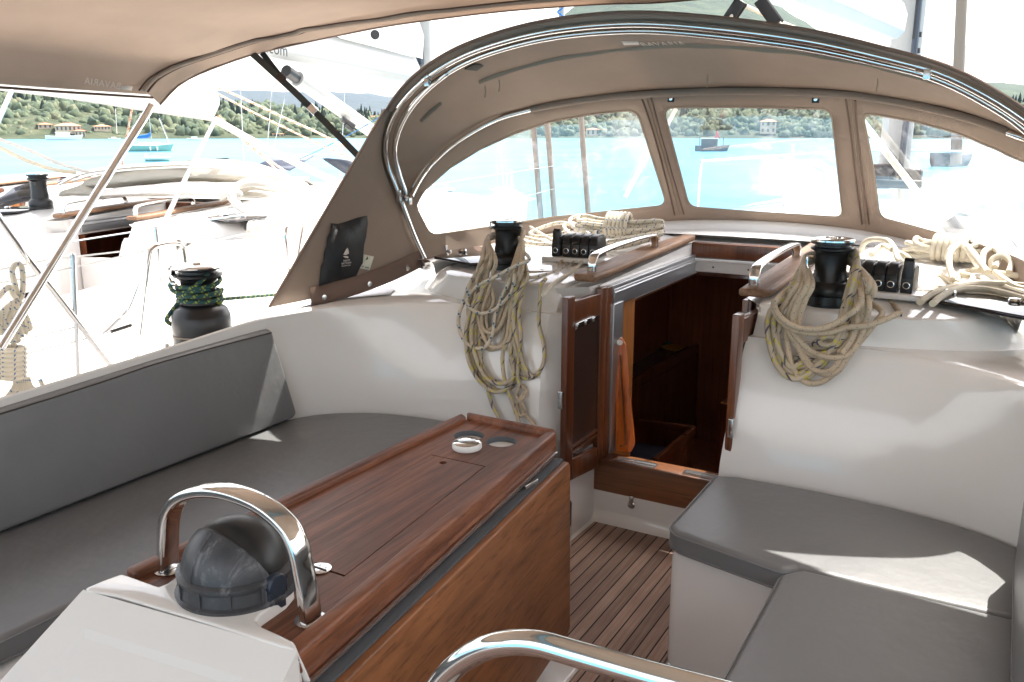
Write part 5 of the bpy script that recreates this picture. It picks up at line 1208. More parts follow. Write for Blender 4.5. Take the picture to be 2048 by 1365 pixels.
def terrain(nm, tab, d0, d1, px0, px1, step, mt, jag, seed):
    rows = []; n_ = 12
    for k in range(n_+1):
        t = k/n_; row = []; px = px0
        while px <= px1:
            dist = d0+(d1-d0)*t; top = interp(tab, px)+jag*noise.fractal(Vector((px*.012, seed, 0)), 1, 2, 4)
            p = land(px, top, d1); base_z = WZ-.3; sh = math.sin(t*math.pi/2)**.9
            q = land(px, 266, dist); q.z = base_z+(p.z-base_z)*sh+(0 if k in (0,) else (p.z+2)*.10*noise.fractal(Vector((q.x/(d1*.09), q.y/(d1*.09), seed)), 1, 2, 4)*(1 if k < n_ else .0))
            row.append(q); px += step
        rows.append(row)
    return struct(nm, MB().loft(rows), mt), rows
def landmat(nm, cs, sc):
    m = mat(nm, rough=.95); v = coord(m); n = noi(m, v, sc, 8, .72); L(m, ramp(m, n, cs), BS(m).inputs['Base Color']); bump(m, n, .9, .6/sc*.3); return m
M['shore'] = landmat('shore scrub', [(.35, (.02, .034, .016)), (.52, (.04, .056, .025)), (.68, (.08, .085, .045))], .06)
M['bighill'] = landmat('wooded hill', [(.38, (.010, .028, .018)), (.55, (.024, .048, .026)), (.66, (.045, .065, .035))], .03)
M['mtn'] = landmat('distant mountain', [(.3, (.02, .035, .035)), (.7, (.035, .05, .045))], .004)
terrain('hills', near, 415, 600, -2400, 4400, 20, M['shore'], 4, 3)
terrain('hills', big, 700, 2100, -2400, 4400, 12, M['bighill'], 5, 8)
terrain('mountains', mtn, 4200, 7000, -2400, 4400, 20, M['mtn'], 3, 5)
# woodland on the near shore
m = M['wood'] = mat('woodland foliage', rough=.95); v = coord(m); n = noi(m, v, .11, 3, .6); n2 = noi(m, v, 1.3, 3, .7)
c1 = ramp(m, n, [(.32, (.030, .056, .040)), (.48, (.060, .085, .050)), (.60, (.10, .122, .070)), (.72, (.135, .138, .088))])  # foliage colours lightened to stand in for haze over the water
mx = N(m, 'ShaderNodeMix', data_type='RGBA', blend_type='MULTIPLY'); mx.inputs[0].default_value = .45; L(m, c1, mx.inputs[6]); L(m, ramp(m, n2, [(.35, (.55, .55, .55)), (.65, (1.25, 1.25, 1.2))]), mx.inputs[7]); L(m, mx.outputs[2], BS(m).inputs['Base Color'])
M['cyp'] = mat('cypress foliage', (.009, .022, .014), .95)
bmi = bmesh.new(); bmesh.ops.create_icosphere(bmi, subdivisions=2, radius=1); bmi.verts.ensure_lookup_table(); bmi.verts.index_update()
ICV = [v_.co.copy() for v_ in bmi.verts]; ICF = [tuple(v_.index for v_ in f.verts) for f in bmi.faces]; bmi.free()
def blob(mb, c, rx, rz_, rnd, amp=.35):
    s_ = rnd.uniform(0, 99); mb.add([c+Vector((v_.x*rx, v_.y*rx, v_.z*rz_))*(1+amp*noise.noise(v_*1.7+Vector((s_, 0, 0)))+amp*.5*noise.noise(v_*4+Vector((0, s_, 0)))) for v_ in ICV], ICF)
rnd = random.Random(5); mb = MB()
def tree_ok(px): return -500 < px < 830 or 1080 < px < 2500
for i in range(5600):
    px = rnd.uniform(-300, 2400)
    if not tree_ok(px): continue
    t = rnd.random(); dist = 425+t*185; top = interp(near, px); gz = WZ+(land(px, top, 600).z-WZ)*math.sin(t*math.pi/2)**.9
    d = land(px, 266, dist); r_ = rnd.uniform(1.3, 3.4)*(.75+.5*t); 
    if any(a < px < b and dist < 445 for a, b in ((70, 178), (183, 226), (1500, 1560), (1150, 1200))): continue
    blob(mb, Vector((d.x, d.y, gz+r_*.6)), r_, r_*rnd.uniform(.9, 1.7), rnd, .6)
struct('far_woodland', mb, M['wood'], ang=180)['kind'] = 'stuff'
mb = MB()
for i in range(700):
    px = rnd.uniform(-300, 2400)
    if not tree_ok(px) or noise.noise(Vector((px*.01, 3, 0))) < -.15: continue
    t = rnd.uniform(.35, 1); dist = 425+t*185; top = interp(near, px); gz = WZ+(land(px, top, 600).z-WZ)*math.sin(t*math.pi/2)**.9; d = land(px, 266, dist); h_ = rnd.uniform(5, 10)
    c_ = Vector((d.x, d.y, gz)); mb.lathe(c_, [(1.3, 0), (1.6+rnd.uniform(0, .5), h_*.3), (1.1, h_*.7), (.1, h_*1.15)], 6)
struct('far_cypress_wood', mb, M['cyp'])['kind'] = 'stuff'
# single tall cypresses against the blue mountains
M['bark'] = mat('bark', (.08, .055, .04), .9)
def cypress(px, pyt, dist):
    g_ = land(px, interp(near, px)+4, dist); t_ = land(px, pyt, dist); h_ = t_.z-g_.z; t = thing('cypress_tree', None, 'tree', g_, 'cypresses on the far ridge')
    mb = MB(); r_ = h_*.13+.5
    for k in range(26):
        u = (k+.5)/26; a_ = rnd.uniform(0, 6.28); rr_ = r_*(1-u**2.2)*.6; blob(mb, g_+Vector((math.cos(a_)*rr_*.5, math.sin(a_)*rr_*.5, h_*(.10+.9*u))), max(.25, rr_), max(.6, h_*.07), rnd, .5)
    obj('crown', mb, M['cyp'], t); obj('trunk', MB().lathe(g_-Vector((0, 0, 2)), [(.35, 0), (.25, h_*.4)], 8), M['bark'], t); return t
for i, (px, py, lab) in enumerate([(512, 203, 'dark cypress nearest the black bimini strap on the far ridge'), (538, 206, 'dark cypress on the far ridge, just right of the black strap'), (636, 208, 'dark cypress below the slanting white vang on the far ridge'), (724, 210, 'tallest dark cypress left of the sprayhood edge on the far ridge'), (741, 214, 'shorter dark cypress right of the tallest one on the far ridge'), (757, 226, 'small dark cypress closest to the sprayhood edge on the far ridge'), (30, 192, 'dark cypress at the far left above the olive trees'), (96, 200, 'dark cypress behind the largest hotel'), (168, 196, 'dark cypress between the two shore hotels')]):
    cypress(px, py, 590)['label'] = lab
# shore buildings
M['stucco'] = vary(mat('cream stucco', rough=.9), .5, (.52, .42, .30), (.62, .52, .40)); M['tile'] = vary(mat('terracotta tiles', rough=.9), .8, (.42, .17, .09), (.56, .26, .15)); M['pane'] = mat('dark window pane', (.10, .09, .09), .3)  # window panes are one even dark colour
def house(px0, px1, py0, py1, dist, label, nw=4, nf=2, dep=9, roofh=.3):
    a_, b_ = land(px0, py1, dist), land(px1, py1, dist); top = land(px0, py0, dist).z; w_ = (b_-a_).length; dr = (b_-a_).normalized(); dr.z = 0; nrm = Vector((-dr.y, dr.x, 0)); c_ = (a_+b_)/2; zb = min(a_.z, b_.z)-1.5; hh_ = top-zb; wh = hh_*(1-roofh*.6)
    if nrm.dot(c_) < 0: nrm = -nrm
    t = thing('house', label, 'house', c_); P = lambda x, y, z: Vector((c_.x, c_.y, zb))+dr*x+nrm*y+Vector((0, 0, z)); m_ = Matrix((dr, nrm, Vector((0, 0, 1)))).transposed()
    obj('wall', MB().box(P(0, dep/2, wh/2), (w_, dep, wh), m=m_), M['stucco'], t)
    e = .6; rf = MB().add([P(-w_/2-e, -e, wh), P(w_/2+e, -e, wh), P(w_/2+e, dep+e, wh), P(-w_/2-e, dep+e, wh), P(-w_/2+dep*.35, dep/2, hh_), P(w_/2-dep*.35, dep/2, hh_)], [(0, 1, 5, 4), (2, 3, 4, 5), (1, 2, 5), (3, 0, 4), (3, 2, 1, 0)]); obj('roof', rf, M['tile'], t)
    for i in range(nw):
        for j in range(nf):
            obj('window', MB().box(P(-w_/2+w_*(i+.5)/nw, -.02, wh*(j+.62)/nf), (w_/nw*.42, .12, wh/nf*.5), m=m_), M['pane'], t)
    return t
house(112, 163, 246, 272, 424, 'largest cream hotel with terracotta roof on the far shore', 6, 2)
house(77, 106, 245, 262, 432, 'pinkish house with tiled roof left of the largest hotel', 3, 2)
house(189, 222, 249, 265, 430, 'cream hotel with terracotta roof right of the largest hotel', 5, 2)
house(150, 172, 258, 274, 421, 'low cream annexe at the waterline beside the largest hotel', 3, 1)
house(1520, 1552, 238, 262, 430, 'ochre house with orange roof seen through the middle window', 3, 2)
house(1172, 1200, 256, 268, 430, 'red roofed house seen through the left window', 3, 1)
house(742, 764, 231, 239, 560, 'small orange roofed house high on the ridge beside the sprayhood', 2, 1)
house(545, 568, 266, 272, 424, 'low boathouse with a red roof on the far waterline', 3, 1)

# ------------------------------------------------------------------ boats at anchor
M['hullgreen'] = mat('pale green hull', (.22, .42, .36), .3); M['hullwhite'] = mat('white hull paint', (.78, .78, .76), .3); M['hulldark'] = mat('dark hull', (.05, .04, .05), .5)
def boathull(t, c, dr, L_, B, H, m_, nm='hull', sheer=.15, n_=14):
    sd = Vector((-dr.y, dr.x, 0)); rows = []
    for i in range(n_+1):
        u = i/n_*2-1; b = B/2*(1-abs(max(0, u))**2.4)*(1-.25*max(0, -u)**2)+.01; zt = H*(1+sheer*u*u+sheer*max(0, u)); rk = .06*L_*max(0, u)
        row = []
        for q, zz in ((0, -.25*H), (.55, -.2*H), (.85, .15*H), (.97, .6*H), (1, zt), (.95, zt+.01)): row.append(c+dr*(u*L_/2+rk*max(0, zz)/H)+sd*(b*q)+Vector((0, 0, zz)))
        rows.append(row[::-1]+[r_-2*sd*((r_-c).dot(sd)) for r_ in row[1:]])
    mb = MB().loft(rows); dk = [[r_[0]*.999+r_[-1]*.001, r_[-1]] for r_ in rows]; mb.loft(dk); nn_ = len(rows[0]); mb.f.append(tuple(len(mb.v)-0 for _ in ())) if 0 else None
    o_ = obj(nm, mb, m_, t, ang=35); return o_
def fardir(px): d = ray(px, 266); h = math.hypot(d.x, d.y); return Vector((d.y/h, -d.x/h, 0))     # to the right across the view
c_ = Z(298, 303, WZ); dr = fardir(298); t = thing('anchored_sailboat', 'pale green sailboat at anchor with a blue sail cover', 'sailboat', c_)
boathull(t, c_, dr, 5.7, 1.9, .75, M['hullgreen'])
obj('rub_rail', MB().beam(c_+dr*-2.7+Vector((0, 0, .84)), c_+dr*2.7+Vector((0, 0, .92)), .9, .10), M['hullwhite'], t)
obj('cabin', MB().loft([[c_+dr*x+Vector((-dr.y*y, dr.x*y, z)) for y, z in ((-.6, .8), (-.5, 1.15), (.5, 1.15), (.6, .8))] for x in (-1.2, 1.5)]).box(c_+dr*.1+Vector((0, 0, 1.1)), (2.4, 1.0, .1), rz=math.atan2(dr.y, dr.x)), M['hullwhite'], t, bev=.03)
obj('mast', MB().tube([c_+dr*.45+Vector((0, 0, 1)), c_+dr*.45+Vector((0, 0, 9.5))], .06, 8, straight=True), M['chrome_b'], t)
obj('sail_cover', MB().loft([[c_+dr*x+Vector((-dr.y*r_*math.cos(a_), dr.x*r_*math.cos(a_), 1.95+s_+r_*1.4*math.sin(a_))) for a_ in [k*math.pi/4 for k in range(8)]] for x, r_, s_ in ((-2.2, .06, -.05), (-1.6, .12, -.02), (-.8, .17, .05), (0, .2, .12), (.35, .22, .35), (.5, .06, .9))], True), M['blue_cloth'], t)
for a0, b0 in ((.45, 2.9), (.45, -2.7)): obj('stay', MB().tube([c_+dr*a0+Vector((0, 0, 9.4)), c_+dr*b0+Vector((0, 0, .9))], .012, 5, straight=True), M['chrome_b'], t)
obj('furled_jib', MB().tube([c_+dr*1.7+Vector((0, 0, 4.5)), c_+dr*2.75+Vector((0, 0, 1.0))], .06, 6, straight=True), M['white_cloth'], t)
obj('fender', MB().lathe(c_+dr*.2+Vector((dr.y*1.0, -dr.x*1.0, .1)), [(.02, 0), (.1, .05), (.1, .45), (.02, .5)], 8), M['hullwhite'], t)
obj('fender', MB().lathe(c_+dr*1.1+Vector((dr.y*1.0, -dr.x*1.0, .1)), [(.02, 0), (.1, .05), (.1, .45), (.02, .5)], 8), M['hullwhite'], t)
c_ = Z(315, 323, WZ); dr = fardir(315); t = thing('dinghy', 'small white and green dinghy floating astern of the pale green sailboat', 'dinghy', c_)
boathull(t, c_, dr, 2.0, 1.0, .30, M['hullgreen'], 'lower_hull'); boathull(t, c_+Vector((0, 0, .12)), dr, 2.12, 1.1, .24, M['hullwhite'], 'gunwale')
obj('outboard', MB().box(c_+dr*-.95+Vector((0, 0, .5)), (.2, .2, .35)).box(c_+dr*-.4+Vector((0, 0, .42)), (.25, .7, .06)), M['hullwhite'], t, bev=.03)
def motorboat(px, py, L_, label, cab=True, dark=False):
    c_ = Z(px, py, WZ); dr = fardir(px); t = thing('motorboat', label, 'motorboat', c_); boathull(t, c_, dr, L_, L_*.3, L_*.13, M['hulldark' if dark else 'hullwhite'])
    obj('cabin', MB().loft([[c_+dr*(x*L_)+Vector((-dr.y*y*L_, dr.x*y*L_, z*L_)) for y, z in ((-.12, .12), (-.10, .24), (.10, .24), (.12, .12))] for x in (-.2, .12, .2)]).box(c_+dr*(-.04*L_)+Vector((0, 0, .24*L_)), (L_*.36, L_*.22, L_*.02), rz=math.atan2(dr.y, dr.x)), M['hullwhite'], t, bev=.02*L_*.3)
    obj('windscreen', MB().beam(c_+dr*(.12*L_)+Vector((dr.y*.1*L_, -dr.x*.1*L_, .2*L_)), c_+dr*(.12*L_)+Vector((-dr.y*.1*L_, dr.x*.1*L_, .2*L_)), L_*.10, L_*.06), M['pane'], t); return t
motorboat(127, 281, 11, 'white motorboat moored in front of the largest hotel'); motorboat(389, 281, 5, 'small white motorboat between the two steel bimini tubes'); motorboat(228, 280, 4, 'tiny white motorboat just left of the green sailboat')
# dark work boat with a red pennant, through the middle window
c_ = Z(1422, 303, WZ); dr = fardir(1422); t = thing('work_boat', 'dark work boat with a red pennant seen through the middle window', 'boat', c_)
boathull(t, c_, dr, 4.4, 1.6, .7, M['hulldark']); obj('deckhouse', MB().box(c_+dr*-.3+Vector((0, 0, 1.15)), (2.2, 1.1, 1.1), rz=math.atan2(dr.y, dr.x)), M['hulldark'], t, bev=.06)
obj('rail', MB().box(c_+dr*-.3+Vector((0, 0, 1.75)), (2.5, 1.3, .12), rz=math.atan2(dr.y, dr.x)), M['hullwhite'], t, bev=.03); obj('pennant', MB().add([c_+dr*.35+Vector((0, 0, 1.7)), c_+dr*1.1+Vector((0, 0, 1.7)), c_+dr*.75+Vector((0, 0, 2.9))], [(0, 1, 2)]), M['red'], t, solid=.03)
for x in (-1.6, .8, 1.6): obj('post', MB().tube([c_+dr*x+Vector((0, 0, .6)), c_+dr*x+Vector((0, 0, 1.9))], .05, 6, straight=True), M['hulldark'], t)
c_ = Z(1905, 332, WZ); dr = fardir(1905); d2 = Vector((-dr.y, dr.x, 0)); t = thing('anchored_sailboat', 'sailboat seen end-on through the right window', 'sailboat', c_)
boathull(t, c_, (d2+dr*.3).normalized(), 6, 2.2, .9, M['hulldark']); obj('mast', MB().tube([c_+Vector((0, 0, .8)), c_+Vector((0, 0, 9))], .08, 8, straight=True), M['chrome_b'], t); obj('cabin', MB().box(c_+Vector((0, 0, 1.1)), (1.3, 1.3, .6)), M['hullwhite'], t, bev=.1)

# ================================================================== OWN RAILS AND LIFELINES (port side)
XP = -3.1
st = thing('stanchion', 'slim steel stanchion standing alone on the port side deck', 'stanchion', X(155, 760, XP))
obj('post', MB().tube([X(157, 775, XP), X(145, 512, XP)], .011, 12, straight=True), M['chrome_b'], st); obj('post_cap', MB().lathe(X(145, 514, XP), [(.012, 0), (.012, .01), (.006, .016)], 12), M['chrome_b'], st)
gt = thing('gate_rail', 'bent steel gate rail behind the big port winch', 'rail', X(270, 700, XP))
obj('hoop', MB().tube([X(272, 730, XP), X(285, 620, XP), X(297, 520, XP), X(305, 497, XP), X(325, 489, XP), X(350, 487, XP), X(364, 494, XP), X(369, 520, XP), X(374, 560, XP)], .0125, 12), M['chrome'], gt)
obj('brace', MB().tube([X(296, 527, XP-.02), X(276, 570, XP-.04), X(255, 620, XP-.06), X(232, 645, XP-.08), X(205, 670, XP-.1)], .011, 12), M['chrome'], gt)
obj('shackle', MB().box(X(355, 490, XP), (.02, .03, .05)).box(X(375, 489, XP), (.02, .03, .02)), M['chrome_b'], gt, bev=.003)
gt = thing('gate_rail', 'bent steel gate rail right of the winch beside the hood wing', 'rail', X(590, 600, XP))
obj('hoop', MB().tube([X(580, 600, XP), X(575, 520, XP), X(571, 466, XP), X(580, 450, XP), X(600, 444, XP), X(620, 446, XP), X(632, 462, XP), X(650, 520, XP)], .0115, 12), M['chrome'], gt)
obj('brace', MB().tube([X(587, 575, XP-.05), X(595, 520, XP-.05), X(606, 450, XP-.05), X(612, 437, XP-.05), X(625, 433, XP-.05), X(638, 445, XP-.05), X(640, 480, XP-.05)], .0115, 12), M['chrome'], gt)
dg_ = obj('bimini_brace', MB().tube([X(-20, 412, XP), X(50, 512, XP), X(228, 738, XP), X(250, 770, XP)], .0145, 14, straight=True).box(X(52, 590, XP-.02), (.02, .05, .02)), M['chrome'], origin=X(228, 738, XP)); tag(dg_, 'straight steel brace sloping down to the port deck across the lifelines', 'brace')
def wire(l, r_, label, x=XP, mt='white', nm='lifeline'):
    P = [X(a_, b_, x) for a_, b_ in l]; o_ = obj(nm, MB().tube(P, r_, 6, straight=True), M[mt], origin=P[0]); return tag(o_, label, 'lifeline')
wire([(-40, 548), (95, 520), (300, 497)], .0035, 'upper white lifeline running to the top of the gate rail'); wire([(-40, 575), (88, 548), (215, 520), (300, 500)], .0035, 'second white lifeline from the top, crossed by the steel bimini leg')
wire([(-40, 700), (40, 681), (145, 656), (268, 628)], .0035, 'third white lifeline passing through the lone stanchion'); wire([(-20, 728), (75, 702), (189, 674), (272, 647)], .0035, 'lowest white lifeline, with a dark tensioner near its end')
wire([(372, 497), (480, 470), (572, 462)], .0025, 'thin lifeline from the gate rail towards the hood wing'); wire([(375, 560), (470, 560), (575, 566)], .0025, 'thin lower lifeline behind the green rope')
o = obj('tensioner', MB().tube([X(222, 664, XP), X(262, 651, XP)], .008, 8, straight=True), M['black'], origin=X(222, 664, XP)); tag(o, 'dark lifeline tensioner on the lowest lifeline', 'tensioner')
# rope hank on the lifeline
P = lambda x, y, o_=0: X(x, y, XP+.04+o_); mb = MB(); rnd = random.Random(9)
for i in range(9):
    x0_ = -8+i*8.0; sw = -1 if i < 5 else 1
    mb.tube([P(32, 655), P(12+i*4, 640, .02), P(x0_+4, 690-30*abs(i-4)/4, .02), P(x0_, 640+rnd.uniform(-10, 10), .03), P(18+i*3, 612, .02), P(36, 600)], .0095, 8, sub=5)
for i in range(7): mb.tube([P(22+math.cos(a_)*27, 698+i*9.2+math.sin(a_)*4, .025*math.sin(a_)+.03) for a_ in [k*math.pi/4 for k in range(8)]], .0105, 8, closed=True, sub=4)
for i in range(8): mb.tube([P(30+i*3.6, 755, .02), P(28+i*5, 775, .03), P(5+i*12, 800+rnd.uniform(-6, 12), .03), P(-25+i*17, 838, .04)], .0095, 8, sub=5)
mb.tube([P(36, 605), P(30, 570, .01), P(24, 545, .01), P(30, 530, .01), P(42, 532, .01), P(46, 560, .01), P(44, 590, .01), P(36, 602, .01)], .010, 8, sub=5); mb.tube([P(40, 600), P(26, 590, .02), P(20, 575, .02), P(10, 580, .02), P(-10, 600, .02), P(-40, 612)], .0095, 8, sub=5)
mb.tube([P(80, 760), P(95, 790), P(120, 812), P(130, 830)], .0085, 8)
o = obj('rope_hank', mb, M['r_whiteblue'], origin=P(30, 600)); tag(o, 'hank of white rope with blue tracer tied on the port lifelines at the left edge', 'rope')
# ================================================================== NEIGHBOUR'S YACHT (same class, moored to port at a slight angle)
TN = Matrix.Translation((C0-4.8, 4.0, -.05)) @ Matrix.Rotation(R(14), 4, 'Z') @ Matrix.Translation((-C0, -3, 0))
def nb(x, y, z): return TN @ Vector((x, y, z))
skip = {'teak_sole_'}
def clone(o, T, label):
    c_ = copy_tree(o); c_.matrix_world = T @ o.matrix_world; c_['label'] = label; return c_
bpy.context.view_layer.update()
ny = clone(yacht, TN, 'sunlit white neighbouring yacht moored alongside to port')
for c_ in list(children(ny)):
    if c_.name.split('.')[0] in ('companionway_door', 'door_post', 'side_veneer', 'ladder_side', 'door_channel'):
        for g_ in children(c_): bpy.data.objects.remove(g_)
        bpy.data.objects.remove(c_)
obj('washboard', MB().box(Vector((C0, 3.26, .50))-yacht.location+ny.location, (.57, .03, .46)), M['gel_far'], ny, bev=.004)
nw = clone(w1, TN, 'black winch on the neighbouring yacht, left of its open hatch')
_p = Z(84, 426, .985); nw.matrix_world = Matrix.Translation(_p) @ Matrix.Diagonal((1.2, 1.2, 1.45, 1))
T3 = Matrix.Translation((C0-10.2, 6.6, -.1)) @ Matrix.Rotation(R(16), 4, 'Z') @ Matrix.Translation((-C0, -3, 0))
n3 = clone(yacht, T3, 'third white yacht half hidden behind the sunlit neighbouring yacht')
# neighbour's mast, boom, vang
nmy = my; t = thing('mast', 'white mast of the neighbouring yacht, left of the sprayhood', 'mast', nb(C0, nmy, .95))
obj('mast_tube', MB().tube([nb(C0, nmy, .9), nb(C0, nmy, 5), nb(C0, nmy, 12)], (.11, .16), 20, straight=True), M['spar'], t)
obj('gooseneck', MB().box(nb(C0, nmy-.25, 2.42), (.10, .16, .42), rz=R(14)).box(nb(C0+.05, nmy-.18, 2.75), (.08, .10, .3), rz=R(14)), M['grey_plastic'], t, bev=.01)
for dx in (-.35, .4): obj('shroud', MB().tube([nb(C0+dx*3.4, nmy-.4, .7), nb(C0+dx*.3, nmy, 12)], .007, 6, straight=True), M['chrome_b'], t)
dep = 11.0
A0, A1 = D(822, 118, 12.0), D(822, 166, 12.0); B0, B1 = D(430, 20, 8.6), D(430, 98, 8.6)
t = thing('boom', 'white boom with black lettering on the neighbouring yacht', 'boom', A1)
def sec(a, b, w_=.13): 
    h_ = (b-a).length; u = Vector((.8, .45, 0)).normalized(); n_ = [(-.5, 0), (.5, 0), (1, .18), (1, .62), (.6, 1), (-.6, 1), (-1, .62), (-1, .18)]; return [b+u*(x*w_)+Vector((0, 0, z*h_)) for x, z in n_]
mb = MB(); s1_, s2_ = sec(A0, A1), sec(B0, B1); mb.loft([s1_, s2_], True); mb.f += [tuple(range(8)), tuple(range(8, 16))]; mb.uv += [None, None]; boomo = obj('boom_tube', mb, M['spar'], t, bev=.01)
p_ = D(560, 99, 9.35); bd = (A0-B0).normalized(); mtx = frame(p_, bd, (0, 0, 1)); mtx.translation = D(554, 99, 9.0); text('.com', .17, mtx, M['darkprint'], t, spacing=1.05)
cov = []
for f_ in (0, .25, .5, .75, 1):
    a_, b_ = A0.lerp(B0, f_), A1.lerp(B1, f_); h_ = (a_-b_).length; u = Vector((.8, .45, 0)).normalized(); top = a_+Vector((0, 0, .75)); w_ = .16
    cov.append([a_+u*w_, a_+u*w_*1.15+Vector((0, 0, .3)), top+u*.04, top-u*.04, a_-u*w_*1.15+Vector((0, 0, .3)), a_-u*w_])
obj('sail_cover', MB().loft(cov), M['white_cloth'], t)
for px, py in ((672, 83), (750, 70)):
    obj('boom_block', MB().lathe(D(px, py, 10.4), [(.02, -.02), (.055, -.015), (.055, .015), (.02, .02)], 16, (.6, -.8, .1)), M['black'], t)
t = thing('boom_vang', 'thick white vang slanting under the neighbouring boom', 'vang', D(800, 300, 11.8))
obj('vang_tube', MB().tube([D(595, 158, 9.6), D(800, 302, 11.5)], .085, 16, straight=True), M['spar'], t)
obj('vang_end', MB().tube([D(572, 142, 9.4), D(592, 156, 9.58)], .065, 14, straight=True), M['black'], t)
obj('vang_block', MB().tube([D(684, 238, 10.3), D(708, 254, 10.4)], .035, 10, straight=True).tube([D(690, 250, 10.3), D(706, 262, 10.4)], .02, 8, straight=True), M['black'], t)
# sun-bleached folded hood on the neighbour with its steel hoop
def hoop(l, dep_, r_, label):
    P_ = [D(x, y, dep_ if not hasattr(dep_, '__call__') else dep_(x)) for x, y in l]; o_ = obj('hood_hoop', MB().tube(P_, r_, 12), M['chrome'], origin=P_[0]); return tag(o_, label, 'hoop')
hoop([(118, 368), (160, 348), (215, 338), (300, 331), (400, 327), (490, 332), (548, 342), (578, 356), (590, 372), (588, 392)], lambda x: 7.2-.0006*x, .017, 'long polished hoop lying folded across the neighbouring cabin top')
hoop([(145, 362), (200, 347), (300, 338), (420, 335), (520, 345), (565, 360), (580, 385)], lambda x: 7.3-.0006*x, .012, 'thinner steel hoop just beneath the longest folded hoop')
def bundle(l, dep_, w_, h_, mt, label, seed, amp=.5, nm='folded_canvas'):
    P_ = resample([D(x, y, dep_) for x, y in l], 34); mb = MB(); rows = []
    for i, p in enumerate(P_):
        u = i/33; e = math.sin(math.pi*min(1, max(0, u)))**.35; row = []
        T_ = (P_[min(33, i+1)]-P_[max(0, i-1)]).normalized(); sd = T_.cross(Vector((0, 0, 1))).normalized()
        tw = u*1.3+seed
        for k in range(28):
            a_ = 2*math.pi*k/28; fold = .16*amp*abs(math.sin(3.5*a_+tw))+.10*amp*abs(math.sin(6.2*a_-2*tw+noise.noise(Vector((u*3, seed, 0)))*3))
            f_ = .80+fold+amp*.45*noise.noise(Vector((math.cos(a_)*.9, math.sin(a_)*.9, u*2.5+seed)))
            row.append(p+(sd*math.cos(a_)*w_+Vector((0, 0, 1))*math.sin(a_)*h_*(1 if math.sin(a_) > 0 else .5))*f_*max(.15, e))
        rows.append(row)
    o_ = obj(nm, MB().loft(rows, True), M[mt], origin=P_[0], ang=80); return tag(o_, label, 'canvas')
bundle([(165, 372), (260, 362), (380, 352), (500, 352), (575, 368), (590, 392)], 7.3, .26, .14, 'cream_cloth', 'largest cream canvas roll folded under the steel hoop on the neighbouring yacht', 1)
bundle([(190, 392), (300, 384), (400, 382), (480, 388), (560, 392)], 7.0, .20, .07, 'white_cloth', 'flatter white folded canvas in front of the largest cream roll', 4, .7)
bundle([(440, 402), (470, 384), (505, 372), (560, 378), (600, 392)], 6.8, .12, .07, 'cream_cloth', 'crumpled cream canvas end right of the neighbouring wooden hatch beam', 8, .9)
bundle([(455, 400), (468, 385), (470, 400), (478, 415), (490, 425)], 6.6, .06, .045, 'white_cloth', 'knotted white cloth tie on the neighbouring cabin top', 12, .9)
bundle([(600, 395), (630, 385), (665, 376), (690, 372)], 8.2, .20, .03, 'white_cloth', 'flat folded white canvas beside the hood wing with grey stripes', 15, .5)
bundle([(120, 392), (150, 385), (190, 388), (210, 398)], 7.2, .10, .05, 'cream_cloth', 'small cream canvas coil right of the neighbouring winch', 17, .8)
def panel(l, dep_, mt, label, cat='awning', th=.03, nm='dark_awning'):
    P_ = [D(x, y, d_) for (x, y), d_ in zip(l, dep_)]; o_ = obj(nm, MB().add(P_, [tuple(range(len(P_)))]), M[mt], origin=P_[0], solid=th); return tag(o_, label, cat)
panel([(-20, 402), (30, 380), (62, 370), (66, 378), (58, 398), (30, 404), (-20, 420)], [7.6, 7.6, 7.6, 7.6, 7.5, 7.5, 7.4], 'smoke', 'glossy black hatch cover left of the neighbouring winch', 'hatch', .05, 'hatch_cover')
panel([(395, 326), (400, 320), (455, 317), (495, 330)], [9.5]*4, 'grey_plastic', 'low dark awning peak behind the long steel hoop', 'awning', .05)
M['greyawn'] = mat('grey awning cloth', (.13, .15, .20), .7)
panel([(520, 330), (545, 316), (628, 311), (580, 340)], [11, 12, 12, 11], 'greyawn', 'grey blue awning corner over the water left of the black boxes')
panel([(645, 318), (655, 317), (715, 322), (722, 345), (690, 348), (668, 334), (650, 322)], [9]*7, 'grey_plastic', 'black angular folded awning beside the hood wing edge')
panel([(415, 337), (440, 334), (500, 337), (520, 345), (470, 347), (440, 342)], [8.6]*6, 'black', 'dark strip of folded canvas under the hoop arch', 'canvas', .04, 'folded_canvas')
# neighbour's bimini
yb = lambda l, d_: [D(x, y, d_+(.9*(x/440))) for x, y in l]
lowe = resample(yb([(-60, 170), (0, 181), (100, 193), (200, 208), (300, 224), (410, 240), (424, 243)], 6.2), 30); side_ = resample(yb([(-60, 60), (0, 90), (150, 110), (300, 130), (395, 160), (432, 195), (438, 212)], 6.5), 30); back_ = resample(yb([(-60, 20), (0, 60), (150, 80), (300, 100), (400, 140), (435, 185), (439, 200)], 8.2), 30)
t = thing('white_bimini', 'bright white bimini of the neighbouring yacht below the taupe one', 'bimini', lowe[0]); obj('canopy', MB().loft([lowe, side_, back_]), M['white_cloth'], t, solid=.006)
obj('bimini_leg', MB().tube([D(432, 238, 6.9), D(372, 355, 6.3), D(306, 492, 5.6)], .016, 14, straight=True), M['chrome'], t)
obj('bimini_leg', MB().tube([D(26, 176, 6.3), D(-12, 262, 5.9)], .017, 14, straight=True), M['chrome'], t)
